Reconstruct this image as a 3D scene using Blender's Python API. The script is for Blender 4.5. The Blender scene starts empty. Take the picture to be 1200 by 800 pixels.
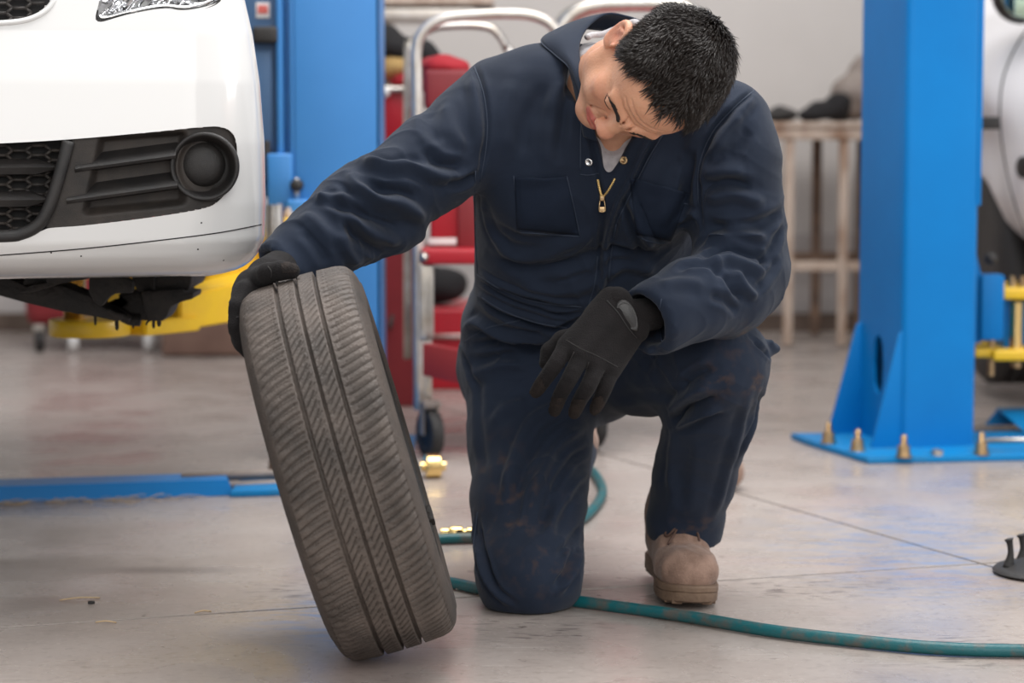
import bpy, bmesh, math, random
import numpy as np
from mathutils import Vector, Matrix
from mathutils.bvhtree import BVHTree
random.seed(7); rng = np.random.default_rng(7)
SC = bpy.context.scene; COL = SC.collection

# ------------------------------------------------------------------ camera
FPX = 2833.0; PITCH = math.atan(268/FPX); CS, SN = math.cos(PITCH), math.sin(PITCH); HC = .85
cd = bpy.data.cameras.new('camera'); cam = bpy.data.objects.new('camera', cd); COL.objects.link(cam)
cam.location = (0, 0, HC); cam.rotation_euler = (math.pi/2-PITCH, 0, 0)
cd.sensor_width = 36; cd.lens = FPX*36/1200; cd.clip_end = 60
cd.dof.use_dof = True; cd.dof.focus_distance = 3.88; cd.dof.aperture_fstop = 3.3
SC.camera = cam
# ------------------------------------------------------------------ light
w = bpy.data.worlds.new('world'); SC.world = w; w.use_nodes = True
wn = w.node_tree.nodes['Background']; wn.inputs[0].default_value = (.97, .98, 1, 1); wn.inputs[1].default_value = .62
def area(name, loc, target, sx, sy, power, col=(1, 1, 1)):
    l = bpy.data.lights.new(name, 'AREA'); l.shape = 'RECTANGLE'; l.size = sx; l.size_y = sy; l.energy = power; l.color = col
    o = bpy.data.objects.new(name, l); COL.objects.link(o); o.location = loc
    o.rotation_euler = (Vector(target)-Vector(loc)).to_track_quat('-Z', 'Y').to_euler(); return o
area('front_key_light', (.9, -2.8, 3.3), (.2, 4.2, .5), 7.5, 4.2, 268, (1, .98, .95))  # added soft key light behind the camera, source unseen
area('roof_light', (.5, 4.7, 4.3), (.3, 4.6, 0), 3.2, 3.0, 245, (1, .98, .96))
area('right_side_light', (5.2, 4.2, 2.2), (.4, 4.1, .6), 2.0, 2.2, 95, (.96, .98, 1))  # area light from the right, its source out of view
SC.view_settings.view_transform = 'Standard'; SC.view_settings.look = 'None'
SC.view_settings.exposure = 0.0; SC.view_settings.gamma = 1.0

# ------------------------------------------------------------------ measuring: a picture point at a known distance / on the ground
def P(px, py, Y):
    u = (400-py)/FPX; t = Y/(CS+u*SN); return np.array([t*(px-600)/FPX, Y, HC+t*(-SN+u*CS)])
def G(px, py, z=0.):
    u = (400-py)/FPX; t = (z-HC)/(-SN+u*CS); return np.array([t*(px-600)/FPX, t*(CS+u*SN), z])
def PJ(V):
    V = np.atleast_2d(V)-np.array([0, 0, HC]); d = V[:, 1]*CS-V[:, 2]*SN; u = V[:, 1]*SN+V[:, 2]*CS
    return np.c_[600+FPX*V[:, 0]/d, 400-FPX*u/d]
CAM = Vector((0, 0, HC))
def hit(bvh, px, py):
    d = (Vector(P(px, py, 4.))-CAM).normalized(); r = bvh.ray_cast(CAM, d)
    if r[0] is None: return None
    return np.array(r[0]), np.array(r[1])

# ------------------------------------------------------------------ materials
def mat(name, col, rough=.5, metal=0., col2=None, nscale=6., bump=0., bscale=80., coat=0., sss=0., spec=.5, trans=0., sheen=0., contrast=(.35, .65), detail=6., rvar=0., stretch=None):
    m = bpy.data.materials.new(name); m.use_nodes = True; N = m.node_tree.nodes; L = m.node_tree.links
    b = N['Principled BSDF']; b.inputs['Base Color'].default_value = (*col, 1); b.inputs['Roughness'].default_value = rough
    b.inputs['Metallic'].default_value = metal; b.inputs['Coat Weight'].default_value = coat; b.inputs['Coat Roughness'].default_value = .06
    b.inputs['Specular IOR Level'].default_value = spec; b.inputs['Transmission Weight'].default_value = trans; b.inputs['Sheen Weight'].default_value = sheen
    b.inputs['Sheen Roughness'].default_value = .4
    if sss: b.inputs['Subsurface Weight'].default_value = sss; b.inputs['Subsurface Radius'].default_value = (.9, .3, .15); b.inputs['Subsurface Scale'].default_value = .012
    tc = N.new('ShaderNodeNewGeometry'); src = tc.outputs['Position']
    if stretch:
        mp = N.new('ShaderNodeMapping'); mp.inputs['Scale'].default_value = stretch; L.new(src, mp.inputs[0]); src = mp.outputs[0]
    n = N.new('ShaderNodeTexNoise'); n.inputs['Scale'].default_value = nscale; n.inputs['Detail'].default_value = detail; n.inputs['Roughness'].default_value = .62; L.new(src, n.inputs[0])
    if col2 is not None:
        r = N.new('ShaderNodeValToRGB'); r.color_ramp.elements[0].position, r.color_ramp.elements[1].position = contrast
        r.color_ramp.elements[0].color = (*col, 1); r.color_ramp.elements[1].color = (*col2, 1)
        L.new(n.outputs['Fac'], r.inputs[0]); L.new(r.outputs[0], b.inputs['Base Color'])
    if rvar:
        mr = N.new('ShaderNodeMapRange'); mr.inputs[3].default_value = rough-rvar; mr.inputs[4].default_value = rough+rvar
        L.new(n.outputs['Fac'], mr.inputs[0]); L.new(mr.outputs[0], b.inputs['Roughness'])
    if bump:
        n2 = N.new('ShaderNodeTexNoise'); n2.inputs['Scale'].default_value = bscale; n2.inputs['Detail'].default_value = 4; L.new(src, n2.inputs[0])
        bp = N.new('ShaderNodeBump'); bp.inputs['Strength'].default_value = bump; bp.inputs['Distance'].default_value = .004
        L.new(n2.outputs['Fac'], bp.inputs['Height']); L.new(bp.outputs[0], b.inputs['Normal'])
    return m
M = {}
M['navy'] = mat('navy_twill', (.0098, .0160, .0310), .82, 0, (.0140, .0225, .0430), 5, .35, 900, sheen=.10, spec=.25)
M['navy_dark'] = mat('navy_twill_pocket', (.0085, .0140, .0275), .85, 0, (.0115, .0185, .0360), 9, .35, 900, spec=.2)
M['thread'] = mat('navy_thread', (.022, .034, .060), .7)
M['glove'] = mat('black_glove_cloth', (.0085, .0075, .008), .85, 0, (.013, .011, .0115), 40, .6, 500, sheen=.04, spec=.22)
M['glove_palm'] = mat('worn_glove_suede', (.010, .008, .008), .8, 0, (.026, .019, .016), 60, .6, 400, spec=.25)
M['leather'] = mat('black_leather', (.012, .011, .011), .3, bump=.2, bscale=500)
M['rubber'] = mat('tyre_rubber', (.045, .037, .032), .58, 0, (.135, .108, .092), 12, .5, 260, contrast=(.3, .72), rvar=.1, spec=.45)
M['rubber_side'] = mat('tyre_sidewall_rubber', (.034, .027, .023), .72, 0, (.070, .053, .043), 9, .4, 200)
M['black_rubber'] = mat('black_rubber', (.014, .013, .013), .6, 0, (.026, .023, .022), 12, .3, 200)
M['white_paint'] = mat('white_car_paint', (.74, .735, .725), .25, coat=.7, spec=.4)
M['white_far'] = mat('white_car_paint_far', (.76, .74, .75), .3, coat=.5)  # own white of the car behind the right column
M['black_plastic'] = mat('black_grained_plastic', (.014, .013, .013), .42, 0, (.032, .027, .024), 18, .35, 900, contrast=(.4, .8), rvar=.08)
M['dusty_plastic'] = mat('dusty_black_plastic', (.016, .0135, .012), .6, 0, (.048, .037, .030), 22, .35, 600, contrast=(.35, .8))
M['dark_gap'] = mat('dark_gap', (.012, .011, .011), .8)
M['underbody'] = mat('grimy_underbody', (.013, .011, .010), .65, 0, (.035, .027, .022), 25, .8, 120, contrast=(.4, .75))
M['chrome'] = mat('chrome', (.80, .80, .80), .12, 1)
M['reflector'] = mat('headlamp_reflector', (.85, .85, .87), .1, 1)
M['steel'] = mat('worn_steel', (.62, .60, .57), .32, 1, (.45, .40, .34), 14)
M['tube_steel'] = mat('dull_steel_tube', (.62, .58, .54), .38, .75, (.42, .36, .30), 12, contrast=(.4, .75))
M['brass'] = mat('yellow_zinc', (.56, .40, .22), .34, 1, (.36, .24, .13), 40)
M['brass_bright'] = mat('brass', (.86, .62, .26), .2, 1)
M['blue'] = mat('blue_enamel', (.0, .172, .485), .42, 0, (.0, .152, .44), 3, spec=.22)
M['blue_side'] = M['blue']
M['blue_left'] = mat('sky_blue_enamel', (.048, .235, .58), .45, 0, (.042, .215, .54), 3)
M['blue_dirty'] = mat('scuffed_blue_enamel', (.002, .19, .47), .5, 0, (.04, .16, .29), 9, contrast=(.5, .8), spec=.25)
M['slate'] = mat('slate_blue_enamel', (.055, .125, .25), .5)
M['yellow'] = mat('yellow_enamel', (.83, .52, .012), .4, 0, (.75, .45, .02), 10, coat=.1)
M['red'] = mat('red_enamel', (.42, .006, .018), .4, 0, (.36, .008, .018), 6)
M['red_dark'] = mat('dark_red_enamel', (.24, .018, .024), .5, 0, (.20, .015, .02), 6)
M['red_cloth'] = mat('red_cloth', (.30, .010, .018), .9, bump=.5, bscale=60)
M['black_cloth'] = mat('black_cloth', (.010, .009, .010), .9, bump=.5, bscale=60)
M['tan_cloth'] = mat('tan_cloth', (.42, .27, .10), .9, 0, (.28, .17, .06), 20, .5, 60)
M['rust'] = mat('rusty_paint', (.50, .40, .33), .7, 0, (.24, .13, .075), 14, contrast=(.48, .7), stretch=(1, 1, .3))
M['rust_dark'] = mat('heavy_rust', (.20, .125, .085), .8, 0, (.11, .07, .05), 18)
M['junk'] = mat('grey_brown_metal', (.30, .25, .22), .6, 0, (.20, .16, .14), 12)
M['cardboard'] = mat('brown_cardboard', (.15, .085, .065), .8, 0, (.20, .12, .09), 10)
M['skin'] = None
M['hair'] = mat('black_hair', (.012, .008, .006), .36, 0, (.020, .013, .010), 300, spec=.6)
M['brow'] = mat('dark_brown_brow', (.022, .012, .009), .6)
M['tshirt'] = mat('heather_grey_cotton', (.50, .48, .49), .9, 0, (.38, .36, .38), 90, .4, 500)
M['boot'] = mat('tan_nubuck', (.330, .215, .165), .85, 0, (.175, .108, .080), 22, .5, 300, contrast=(.38, .72), sheen=.15, spec=.2)
M['boot_sole'] = mat('brown_rubber_sole', (.13, .080, .052), .7, 0, (.20, .13, .085), 40, .3, 200)
M['sole_black'] = mat('dark_sole', (.030, .022, .018), .7)
M['lace'] = mat('brown_lace', (.085, .045, .032), .8)
M['hose'] = mat('teal_rubber_hose', (.002, .100, .115), .45, 0, (.085, .085, .075), 34, .2, 200, contrast=(.46, .68))
M['hose_clean'] = mat('teal_hose_clean', (.004, .19, .20), .4)
M['wall'] = mat('plaster', (.62, .585, .56), .85, 0, (.57, .535, .51), 1.2)
M['wall_low'] = mat('grubby_plaster', (.53, .50, .49), .85, 0, (.42, .385, .37), 2.5)
M['brown'] = mat('brown_skirting', (.16, .115, .09), .8, 0, (.10, .07, .055), 6)
M['white_plastic'] = mat('white_nylon', (.75, .74, .73), .4)
M['sticker_red'] = mat('red_sticker', (.62, .12, .10), .5)
M['sticker_white'] = mat('white_sticker', (.72, .68, .66), .5)
M['clear'] = mat('clear_lens', (1, 1, 1), .02, trans=1.)
M['mirror_glass'] = mat('mirror_glass', (.55, .75, .62), .05, 1)
M['straw'] = mat('dry_straw', (.55, .40, .24), .8)

def floor_mat():
    m = bpy.data.materials.new('sealed_concrete'); m.use_nodes = True; N = m.node_tree.nodes; L = m.node_tree.links; b = N['Principled BSDF']
    g = N.new('ShaderNodeNewGeometry').outputs['Position']
    def noise(sc, det=5, mp=None):
        n = N.new('ShaderNodeTexNoise'); n.inputs['Scale'].default_value = sc; n.inputs['Detail'].default_value = det; s = g
        if mp:
            k = N.new('ShaderNodeMapping'); k.inputs['Scale'].default_value = mp[0]; k.inputs['Rotation'].default_value = (0, 0, mp[1]); L.new(g, k.inputs[0]); s = k.outputs[0]
        L.new(s, n.inputs[0]); return n.outputs['Fac']
    def ramp(f, a, c, ca=(0, 0, 0), cb=(1, 1, 1)):
        r = N.new('ShaderNodeValToRGB'); r.color_ramp.elements[0].position = a; r.color_ramp.elements[1].position = c
        r.color_ramp.elements[0].color = (*ca, 1); r.color_ramp.elements[1].color = (*cb, 1); L.new(f, r.inputs[0]); return r.outputs[0]
    def mix(f, a, c):
        x = N.new('ShaderNodeMix'); x.data_type = 'RGBA'
        if isinstance(f, (int, float)): x.inputs[0].default_value = f
        else: L.new(f, x.inputs[0])
        for i, v in ((6, a), (7, c)):
            if isinstance(v, tuple): x.inputs[i].default_value = (*v, 1)
            else: L.new(v, x.inputs[i])
        return x.outputs[2]
    def mul(a, c):
        x = N.new('ShaderNodeMath'); x.operation = 'MULTIPLY'; L.new(a, x.inputs[0])
        if isinstance(c, (int, float)): x.inputs[1].default_value = c
        else: L.new(c, x.inputs[1])
        return x.outputs[0]
    def spot(x, y, r, sx=1, sy=1):
        k = N.new('ShaderNodeMapping'); k.inputs['Scale'].default_value = (sx/r, sy/r, 0); k.inputs['Location'].default_value = (-x*sx/r, -y*sy/r, 0); L.new(g, k.inputs[0])
        q = N.new('ShaderNodeVectorMath'); q.operation = 'LENGTH'; L.new(k.outputs[0], q.inputs[0]); return ramp(q.outputs['Value'], .25, 1, (1, 1, 1), (0, 0, 0))
    c = ramp(noise(1.1, 4), .35, .68, (.315, .268, .242), (.415, .362, .330))
    c = mix(mul(ramp(noise(7, 7), .42, .7), .45), c, (.43, .385, .355))
    c = mix(mul(ramp(noise(14, 8), .56, .72), .35), c, (.215, .18, .16))
    pk = ramp(noise(2.6, 5, ((1, 1, 1), .4)), .55, .75)
    c = mix(mul(pk, .30), c, (.40, .25, .23))
    c = mix(mul(ramp(noise(60, 8), .54, .70), .40), c, (.20, .165, .145)); c = mix(mul(ramp(noise(95, 6), .60, .72), .45), c, (.56, .51, .47))
    c = mix(mul(ramp(noise(33, 4), .70, .74), .7), c, (.10, .075, .065))
    # hair-line scratches
    for rot, sc in ((.5, (1.2, 34, 1)), (-.7, (1, 40, 1)), (1.3, (1.4, 30, 1))):
        s = ramp(noise(3.2, 2, (sc, rot)), .70, .735); c = mix(mul(s, .35), c, (.20, .165, .145))
        s = ramp(noise(3.9, 2, (sc, rot+.2)), .70, .73); c = mix(mul(s, .4), c, (.55, .50, .47))
    # blue paint rubbed into the concrete, right patch partly painted reflection; rubber smudges
    bn = ramp(noise(17, 6, ((.7, 2.2, 1), .25)), .47, .62)
    q = G(1060, 640); c = mix(mul(mul(bn, spot(q[0], q[1], .55, 1.5, .8)), .55), c, (.13, .24, .45))
    q = G(385, 725); c = mix(mul(mul(bn, spot(q[0], q[1], .26, 1.6, 1)), .6), c, (.13, .25, .48))
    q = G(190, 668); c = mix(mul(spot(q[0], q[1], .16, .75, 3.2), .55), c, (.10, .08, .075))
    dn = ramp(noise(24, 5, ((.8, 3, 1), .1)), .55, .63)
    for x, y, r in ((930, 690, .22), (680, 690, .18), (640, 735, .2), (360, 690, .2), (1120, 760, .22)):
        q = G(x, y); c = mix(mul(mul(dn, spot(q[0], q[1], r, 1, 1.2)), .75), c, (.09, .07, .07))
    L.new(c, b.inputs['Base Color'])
    r = N.new('ShaderNodeMapRange'); L.new(noise(5, 6), r.inputs[0]); r.inputs[1].default_value = .35; r.inputs[2].default_value = .7; r.inputs[3].default_value = .20; r.inputs[4].default_value = .42
    L.new(r.outputs[0], b.inputs['Roughness']); b.inputs['Specular IOR Level'].default_value = .5
    bp = N.new('ShaderNodeBump'); bp.inputs['Strength'].default_value = .12; bp.inputs['Distance'].default_value = .004; L.new(noise(26, 6), bp.inputs['Height']); L.new(bp.outputs[0], b.inputs['Normal'])
    return m
M['floor'] = floor_mat()

# ------------------------------------------------------------------ object helpers
def tag(o, label=None, cat=None, group=None, kind=None):
    if label: o['label'] = label
    if cat: o['category'] = cat
    if group: o['group'] = group
    if kind: o['kind'] = kind
    return o
def thing(name, label, cat, loc, group=None):
    o = bpy.data.objects.new(name, None); COL.objects.link(o); o.location = loc; o.empty_display_size = .1
    return tag(o, label, cat, group)
def wloc(o):
    v = Vector((0, 0, 0))
    while o is not None: v += o.location; o = o.parent
    return v
def mk(name, V, Fc, m, parent=None, smooth=True, label=None, kind=None, auto=None, **kw):
    """vertices in world space -> one mesh object, origin at its base or at its parent's origin"""
    V = np.asarray(V, dtype=float)
    if parent is not None: org = np.array(wloc(parent))
    else: org = np.array([(V[:, 0].min()+V[:, 0].max())/2, (V[:, 1].min()+V[:, 1].max())/2, V[:, 2].min()])
    me = bpy.data.meshes.new(name); me.from_pydata((V-org).tolist(), [], Fc if isinstance(Fc, list) else Fc.tolist()); me.validate()
    if smooth: me.shade_smooth()
    if auto is not None: me.set_sharp_from_angle(angle=math.radians(auto))
    o = bpy.data.objects.new(name, me); COL.objects.link(o)
    if m is not None: me.materials.append(m)
    if parent is None: o.location = org
    else: o.parent = parent
    tag(o, label, kw.get('cat'), kw.get('group'), kind)
    return o
class Geo:
    def __init__(s): s.V = []; s.F = []; s.n = 0
    def add(s, V, Fc):
        V = np.asarray(V, float); s.V.append(V); s.F += [tuple(int(i)+s.n for i in f) for f in Fc]; s.n += len(V); return s
    def mk(s, name, m, parent=None, smooth=True, **kw): return mk(name, np.vstack(s.V), s.F, m, parent, smooth, **kw)
def frame(z, x=None):
    z = np.array(z, float); z /= np.linalg.norm(z)
    x = np.array(x if x is not None else ((1, 0, 0) if abs(z[0]) < .9 else (0, 1, 0)), float); x -= z*(x@z); x /= np.linalg.norm(x)
    return x, np.cross(z, x), z
def box(c, s, rz=0., bev=.003, ax=None):
    """centre, size; ax = 3 axes or rotation about z"""
    if ax is None: ax = ((math.cos(rz), math.sin(rz), 0), (-math.sin(rz), math.cos(rz), 0), (0, 0, 1))
    bm = bmesh.new(); bmesh.ops.create_cube(bm, size=1); bmesh.ops.scale(bm, vec=s, verts=bm.verts)
    if bev: bmesh.ops.bevel(bm, geom=bm.edges[:], offset=min(bev, min(s)*.45), segments=2, affect='EDGES', profile=.6)
    V = np.array([v.co for v in bm.verts]); Fc = [[v.index for v in f.verts] for f in bm.faces]; bm.free()
    return np.array(c)+V@np.array(ax), Fc
def prism(poly, thick, bev=.003):
    """planar polygon (3-D points) extruded along vector thick"""
    poly = [Vector(p) for p in poly]; bm = bmesh.new(); vs = [bm.verts.new(p) for p in poly]; f = bm.faces.new(vs)
    r = bmesh.ops.extrude_face_region(bm, geom=[f]); bmesh.ops.translate(bm, vec=Vector(thick), verts=[g for g in r['geom'] if isinstance(g, bmesh.types.BMVert)])
    bmesh.ops.recalc_face_normals(bm, faces=bm.faces[:])
    if bev: bmesh.ops.bevel(bm, geom=bm.edges[:], offset=bev, segments=2, affect='EDGES', profile=.6)
    bmesh.ops.triangulate(bm, faces=[f for f in bm.faces if len(f.verts) > 4])
    bm.verts.index_update(); V = np.array([v.co for v in bm.verts]); Fc = [[v.index for v in f.verts] for f in bm.faces]; bm.free(); return V, Fc
def catmull(pts, n=6, closed=False):
    p = np.array(pts, float)
    if len(p) < 3 or n <= 1: return p
    q = np.vstack([p[-1], p, p[:2]]) if closed else np.vstack([2*p[0]-p[1], p, 2*p[-1]-p[-2]])
    out = []
    for i in range(1, len(q)-2):
        for k in range(n):
            t = k/n; a, b, c, d = q[i-1:i+3]
            out.append(.5*((2*b)+(-a+c)*t+(2*a-5*b+4*c-d)*t*t+(-a+3*b-3*c+d)*t**3))
    if not closed: out.append(p[-1])
    return np.array(out)
def tube(pts, r, segs=10, n=6, closed=False, flat=None):
    """round bar along a smoothed path; r a number or one per point; flat=(kx,ky) squashes it"""
    pts = np.array(pts, float); rr = np.full(len(pts), r) if np.isscalar(r) else np.array(r, float)
    Q = catmull(np.c_[pts, rr], n, closed); c, rr = Q[:, :3], np.maximum(Q[:, 3], 1e-4)
    t = np.roll(c, -1, 0)-np.roll(c, 1, 0) if closed else np.gradient(c, axis=0)
    t /= np.linalg.norm(t, axis=1)[:, None]+1e-12
    x = frame(t[0])[0]; V = []
    for i in range(len(c)):
        x = x-t[i]*(x@t[i]); x /= np.linalg.norm(x); y = np.cross(t[i], x)
        for k in range(segs):
            a = 2*math.pi*k/segs; V.append(c[i]+rr[i]*(math.cos(a)*x*(flat[0] if flat else 1)+math.sin(a)*y*(flat[1] if flat else 1)))
    Fc = []; m = len(c)
    for i in range(m if closed else m-1):
        j = (i+1) % m
        for k in range(segs): Fc.append((i*segs+k, i*segs+(k+1) % segs, j*segs+(k+1) % segs, j*segs+k))
    if not closed: Fc += [tuple(range(segs))[::-1], tuple((m-1)*segs+k for k in range(segs))]
    return np.array(V), Fc
def lathe(prof, c, z, segs=32, x=None):
    """prof = [(radius, height)] about axis z from point c"""
    X, Y, Z = frame(z, x); V = []; Fc = []
    for r, h in prof:
        for k in range(segs):
            a = 2*math.pi*k/segs; V.append(np.array(c)+r*(math.cos(a)*X+math.sin(a)*Y)+h*Z)
    n = len(prof)
    for i in range(n-1):
        for k in range(segs): Fc.append((i*segs+k, i*segs+(k+1) % segs, (i+1)*segs+(k+1) % segs, (i+1)*segs+k))
    if prof[0][0] > 1e-5: Fc.append(tuple(range(segs))[::-1])
    if prof[-1][0] > 1e-5: Fc.append(tuple((n-1)*segs+k for k in range(segs)))
    return np.array(V), Fc
def loft(A, B, thick=.003, nu=24, nv=8, bulge=0.):
    """a thin solid sheet between two curves, thickness along its own normal"""
    def rs(C, n):
        C = catmull(C, 8); s = np.r_[0, np.cumsum(np.linalg.norm(np.diff(C, axis=0), axis=1))]; t = np.linspace(0, s[-1], n)
        return np.c_[[np.interp(t, s, C[:, k]) for k in range(3)]].T
    a, b = rs(A, nu), rs(B, nu); t = np.linspace(0, 1, nv)[:, None, None]; g = a[None]*(1-t)+b[None]*t
    du = np.gradient(g, axis=1); dv = np.gradient(g, axis=0); nn = np.cross(du, dv); nn /= np.linalg.norm(nn, axis=2)[:, :, None]+1e-12
    nn *= -np.sign((nn[:, :, 1]).sum()+1e-9)
    g = g+nn*bulge*np.sin(np.pi*t); return shell(g, nn, thick)
def shell(g, nn, thick):
    """grid of points (nv,nu,3), normals towards the viewer -> closed solid"""
    nv, nu = g.shape[:2]; V = np.vstack([(g+nn*thick/2).reshape(-1, 3), (g-nn*thick/2).reshape(-1, 3)]); N0 = nv*nu; Fc = []
    I = lambda j, i: j*nu+i
    for j in range(nv-1):
        for i in range(nu-1):
            Fc.append((I(j, i), I(j, i+1), I(j+1, i+1), I(j+1, i))); Fc.append((N0+I(j, i), N0+I(j+1, i), N0+I(j+1, i+1), N0+I(j, i+1)))
    for i in range(nu-1): Fc.append((I(0, i+1), I(0, i), N0+I(0, i), N0+I(0, i+1))); Fc.append((I(nv-1, i), I(nv-1, i+1), N0+I(nv-1, i+1), N0+I(nv-1, i)))
    for j in range(nv-1): Fc.append((I(j, 0), I(j+1, 0), N0+I(j+1, 0), N0+I(j, 0))); Fc.append((I(j+1, nu-1), I(j, nu-1), N0+I(j, nu-1), N0+I(j+1, nu-1)))
    return V, Fc

# ------------------------------------------------------------------ soft modelling: distance fields blended and turned into one skin
class Field:
    def __init__(s, lo, hi, h):
        s.lo = np.array(lo, float); s.h = h; s.n = np.ceil((np.array(hi)-lo)/h).astype(int)+1
        s.F = np.full(s.n, .3, np.float32)
    def win(s, lo, hi):
        a = np.clip(np.floor((np.array(lo)-s.lo)/s.h).astype(int), 0, s.n-1); b = np.clip(np.ceil((np.array(hi)-s.lo)/s.h).astype(int)+1, 1, s.n)
        sl = tuple(slice(a[i], b[i]) for i in range(3))
        ax = [(s.lo[i]+s.h*np.arange(a[i], b[i])).astype(np.float32) for i in range(3)]
        return sl, np.meshgrid(*ax, indexing='ij', sparse=True)
    def put(s, sl, d, k, sub):
        A = s.F[sl]
        if A.size == 0: return
        if sub:
            d = -d; h = np.clip(.5+.5*(A-d)/k, 0, 1) if k else 0
            s.F[sl] = (d*(1-h)+A*h+k*h*(1-h)) if k else np.maximum(A, d)
        elif k:
            h = np.clip(.5+.5*(A-d)/k, 0, 1); s.F[sl] = A*(1-h)+d*h-k*h*(1-h)
        else: s.F[sl] = np.minimum(A, d)
    def cone(s, a, b, ra, rb=None, k=.01, sub=False):
        rb = ra if rb is None else rb; a = np.array(a, float); b = np.array(b, float); r = max(ra, rb)+k*1.5+s.h*2
        sl, (x, y, z) = s.win(np.minimum(a, b)-r, np.maximum(a, b)+r); ab = b-a; L2 = ab@ab+1e-9
        t = np.clip(((x-a[0])*ab[0]+(y-a[1])*ab[1]+(z-a[2])*ab[2])/L2, 0, 1)
        d = np.sqrt((x-a[0]-t*ab[0])**2+(y-a[1]-t*ab[1])**2+(z-a[2]-t*ab[2])**2)-(ra+(rb-ra)*t)
        s.put(sl, d, k, sub)
    def chain(s, pts, rs, k=.01, sub=False, smooth=1):
        q = catmull(np.c_[np.array(pts, float), np.array(rs, float)], smooth) if smooth > 1 else np.c_[np.array(pts, float), np.array(rs, float)]
        for i in range(len(q)-1): s.cone(q[i, :3], q[i+1, :3], q[i, 3], q[i+1, 3], k, sub)
    def ell(s, c, r, ax=None, k=.01, sub=False):
        c = np.array(c, float); r = np.array(r, float); R = max(r)+k*1.5+s.h*2; sl, (x, y, z) = s.win(c-R, c+R)
        A = np.eye(3) if ax is None else np.array(ax, float); X, Y, Z = x-c[0], y-c[1], z-c[2]
        q = [(X*A[i][0]+Y*A[i][1]+Z*A[i][2])/r[i] for i in range(3)]
        n = np.sqrt(q[0]**2+q[1]**2+q[2]**2); n2 = np.sqrt(sum((q[i]/r[i])**2 for i in range(3)))+1e-6
        s.put(sl, n*(n-1)/n2, k, sub)
    def slab(s, st, k=.02, side=(1, 0, 0), sub=False, p=2.3):
        """st = [(centre, half width, half depth)...]: body of super-elliptic sections"""
        for (c0, a0, b0), (c1, a1, b1) in zip(st[:-1], st[1:]):
            c0 = np.array(c0); c1 = np.array(c1); R = max(a0, b0, a1, b1)+k*1.5+s.h*2
            sl, (x, y, z) = s.win(np.minimum(c0, c1)-R, np.maximum(c0, c1)+R); L = np.linalg.norm(c1-c0); sx, nn, w_ = frame((c1-c0)/L, side)
            t0 = ((x-c0[0])*w_[0]+(y-c0[1])*w_[1]+(z-c0[2])*w_[2])/L; t = np.clip(t0, 0, 1); ra = (a0+(a1-a0)*t); rb = (b0+(b1-b0)*t)
            X, Y, Z = x-c0[0]-t*L*w_[0], y-c0[1]-t*L*w_[1], z-c0[2]-t*L*w_[2]
            q1 = np.abs(X*sx[0]+Y*sx[1]+Z*sx[2])/ra; q2 = np.abs(X*nn[0]+Y*nn[1]+Z*nn[2])/rb; q3 = np.abs(t0-t)*L/np.minimum(ra, rb)
            s.put(sl, ((q1**p+q2**p+q3**p)**(1/p)-1)*np.minimum(ra, rb), k, sub)
    def bx(s, c, hs, ax=None, r=.0, k=0., sub=False):
        c = np.array(c, float); R = np.linalg.norm(hs)+k+r+2*s.h; sl, (x, y, z) = s.win(c-R, c+R); A = np.eye(3) if ax is None else np.array(ax, float); X, Y, Z = x-c[0], y-c[1], z-c[2]
        q = [np.abs(X*A[i][0]+Y*A[i][1]+Z*A[i][2])-(hs[i]-r) for i in range(3)]
        d = np.sqrt(sum(np.maximum(v, 0)**2 for v in q))+np.minimum(np.maximum(np.maximum(q[0], q[1]), q[2]), 0)-r
        s.put(sl, d, k, sub)
    def mesh(s):
        F = s.F; n = s.n; S = F < 0
        c = np.zeros(tuple(n-1), np.int8)
        for dx in (0, 1):
            for dy in (0, 1):
                for dz in (0, 1): c += S[dx:n[0]-1+dx, dy:n[1]-1+dy, dz:n[2]-1+dz]
        I = np.argwhere((c > 0) & (c < 8)); idx = np.full(tuple(n-1), -1, np.int32); idx[tuple(I.T)] = np.arange(len(I))
        acc = np.zeros((len(I), 3)); cnt = np.zeros(len(I))
        for a in range(3):
            e = [0, 0, 0]; e[a] = 1; o = [i for i in range(3) if i != a]
            for u in (0, 1):
                for v in (0, 1):
                    p = I.copy(); p[:, o[0]] += u; p[:, o[1]] += v; q = p+np.array(e)
                    f0 = F[tuple(p.T)]; f1 = F[tuple(q.T)]; m = (f0 < 0) != (f1 < 0); t = np.where(m, f0/(f0-f1+1e-12), 0)
                    x = p-I+np.zeros(3); x[:, a] += t; acc[m] += x[m]; cnt[m] += 1
        V = s.lo+s.h*(I+acc/cnt[:, None]); faces = []
        for a in range(3):
            e = [0, 0, 0]; e[a] = 1; o = [(a+1) % 3, (a+2) % 3]
            sl0 = [slice(1, n[i]-1) for i in range(3)]; sl0[a] = slice(0, n[a]-1); sl1 = list(sl0); sl1[a] = slice(1, n[a])
            A, B = S[tuple(sl0)], S[tuple(sl1)]; J = np.argwhere(A != B); fl = A[tuple(J.T)]
            J[:, o[0]] += 1; J[:, o[1]] += 1
            d0 = np.zeros(3, int); d0[o[0]] = -1; d1 = np.zeros(3, int); d1[o[1]] = -1
            q = np.stack([idx[tuple((J+dd).T)] for dd in (d0*0, d0, d0+d1, d1)], 1)
            q[~fl] = q[~fl][:, ::-1]; faces.append(q)
        return V, np.vstack(faces)
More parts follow.
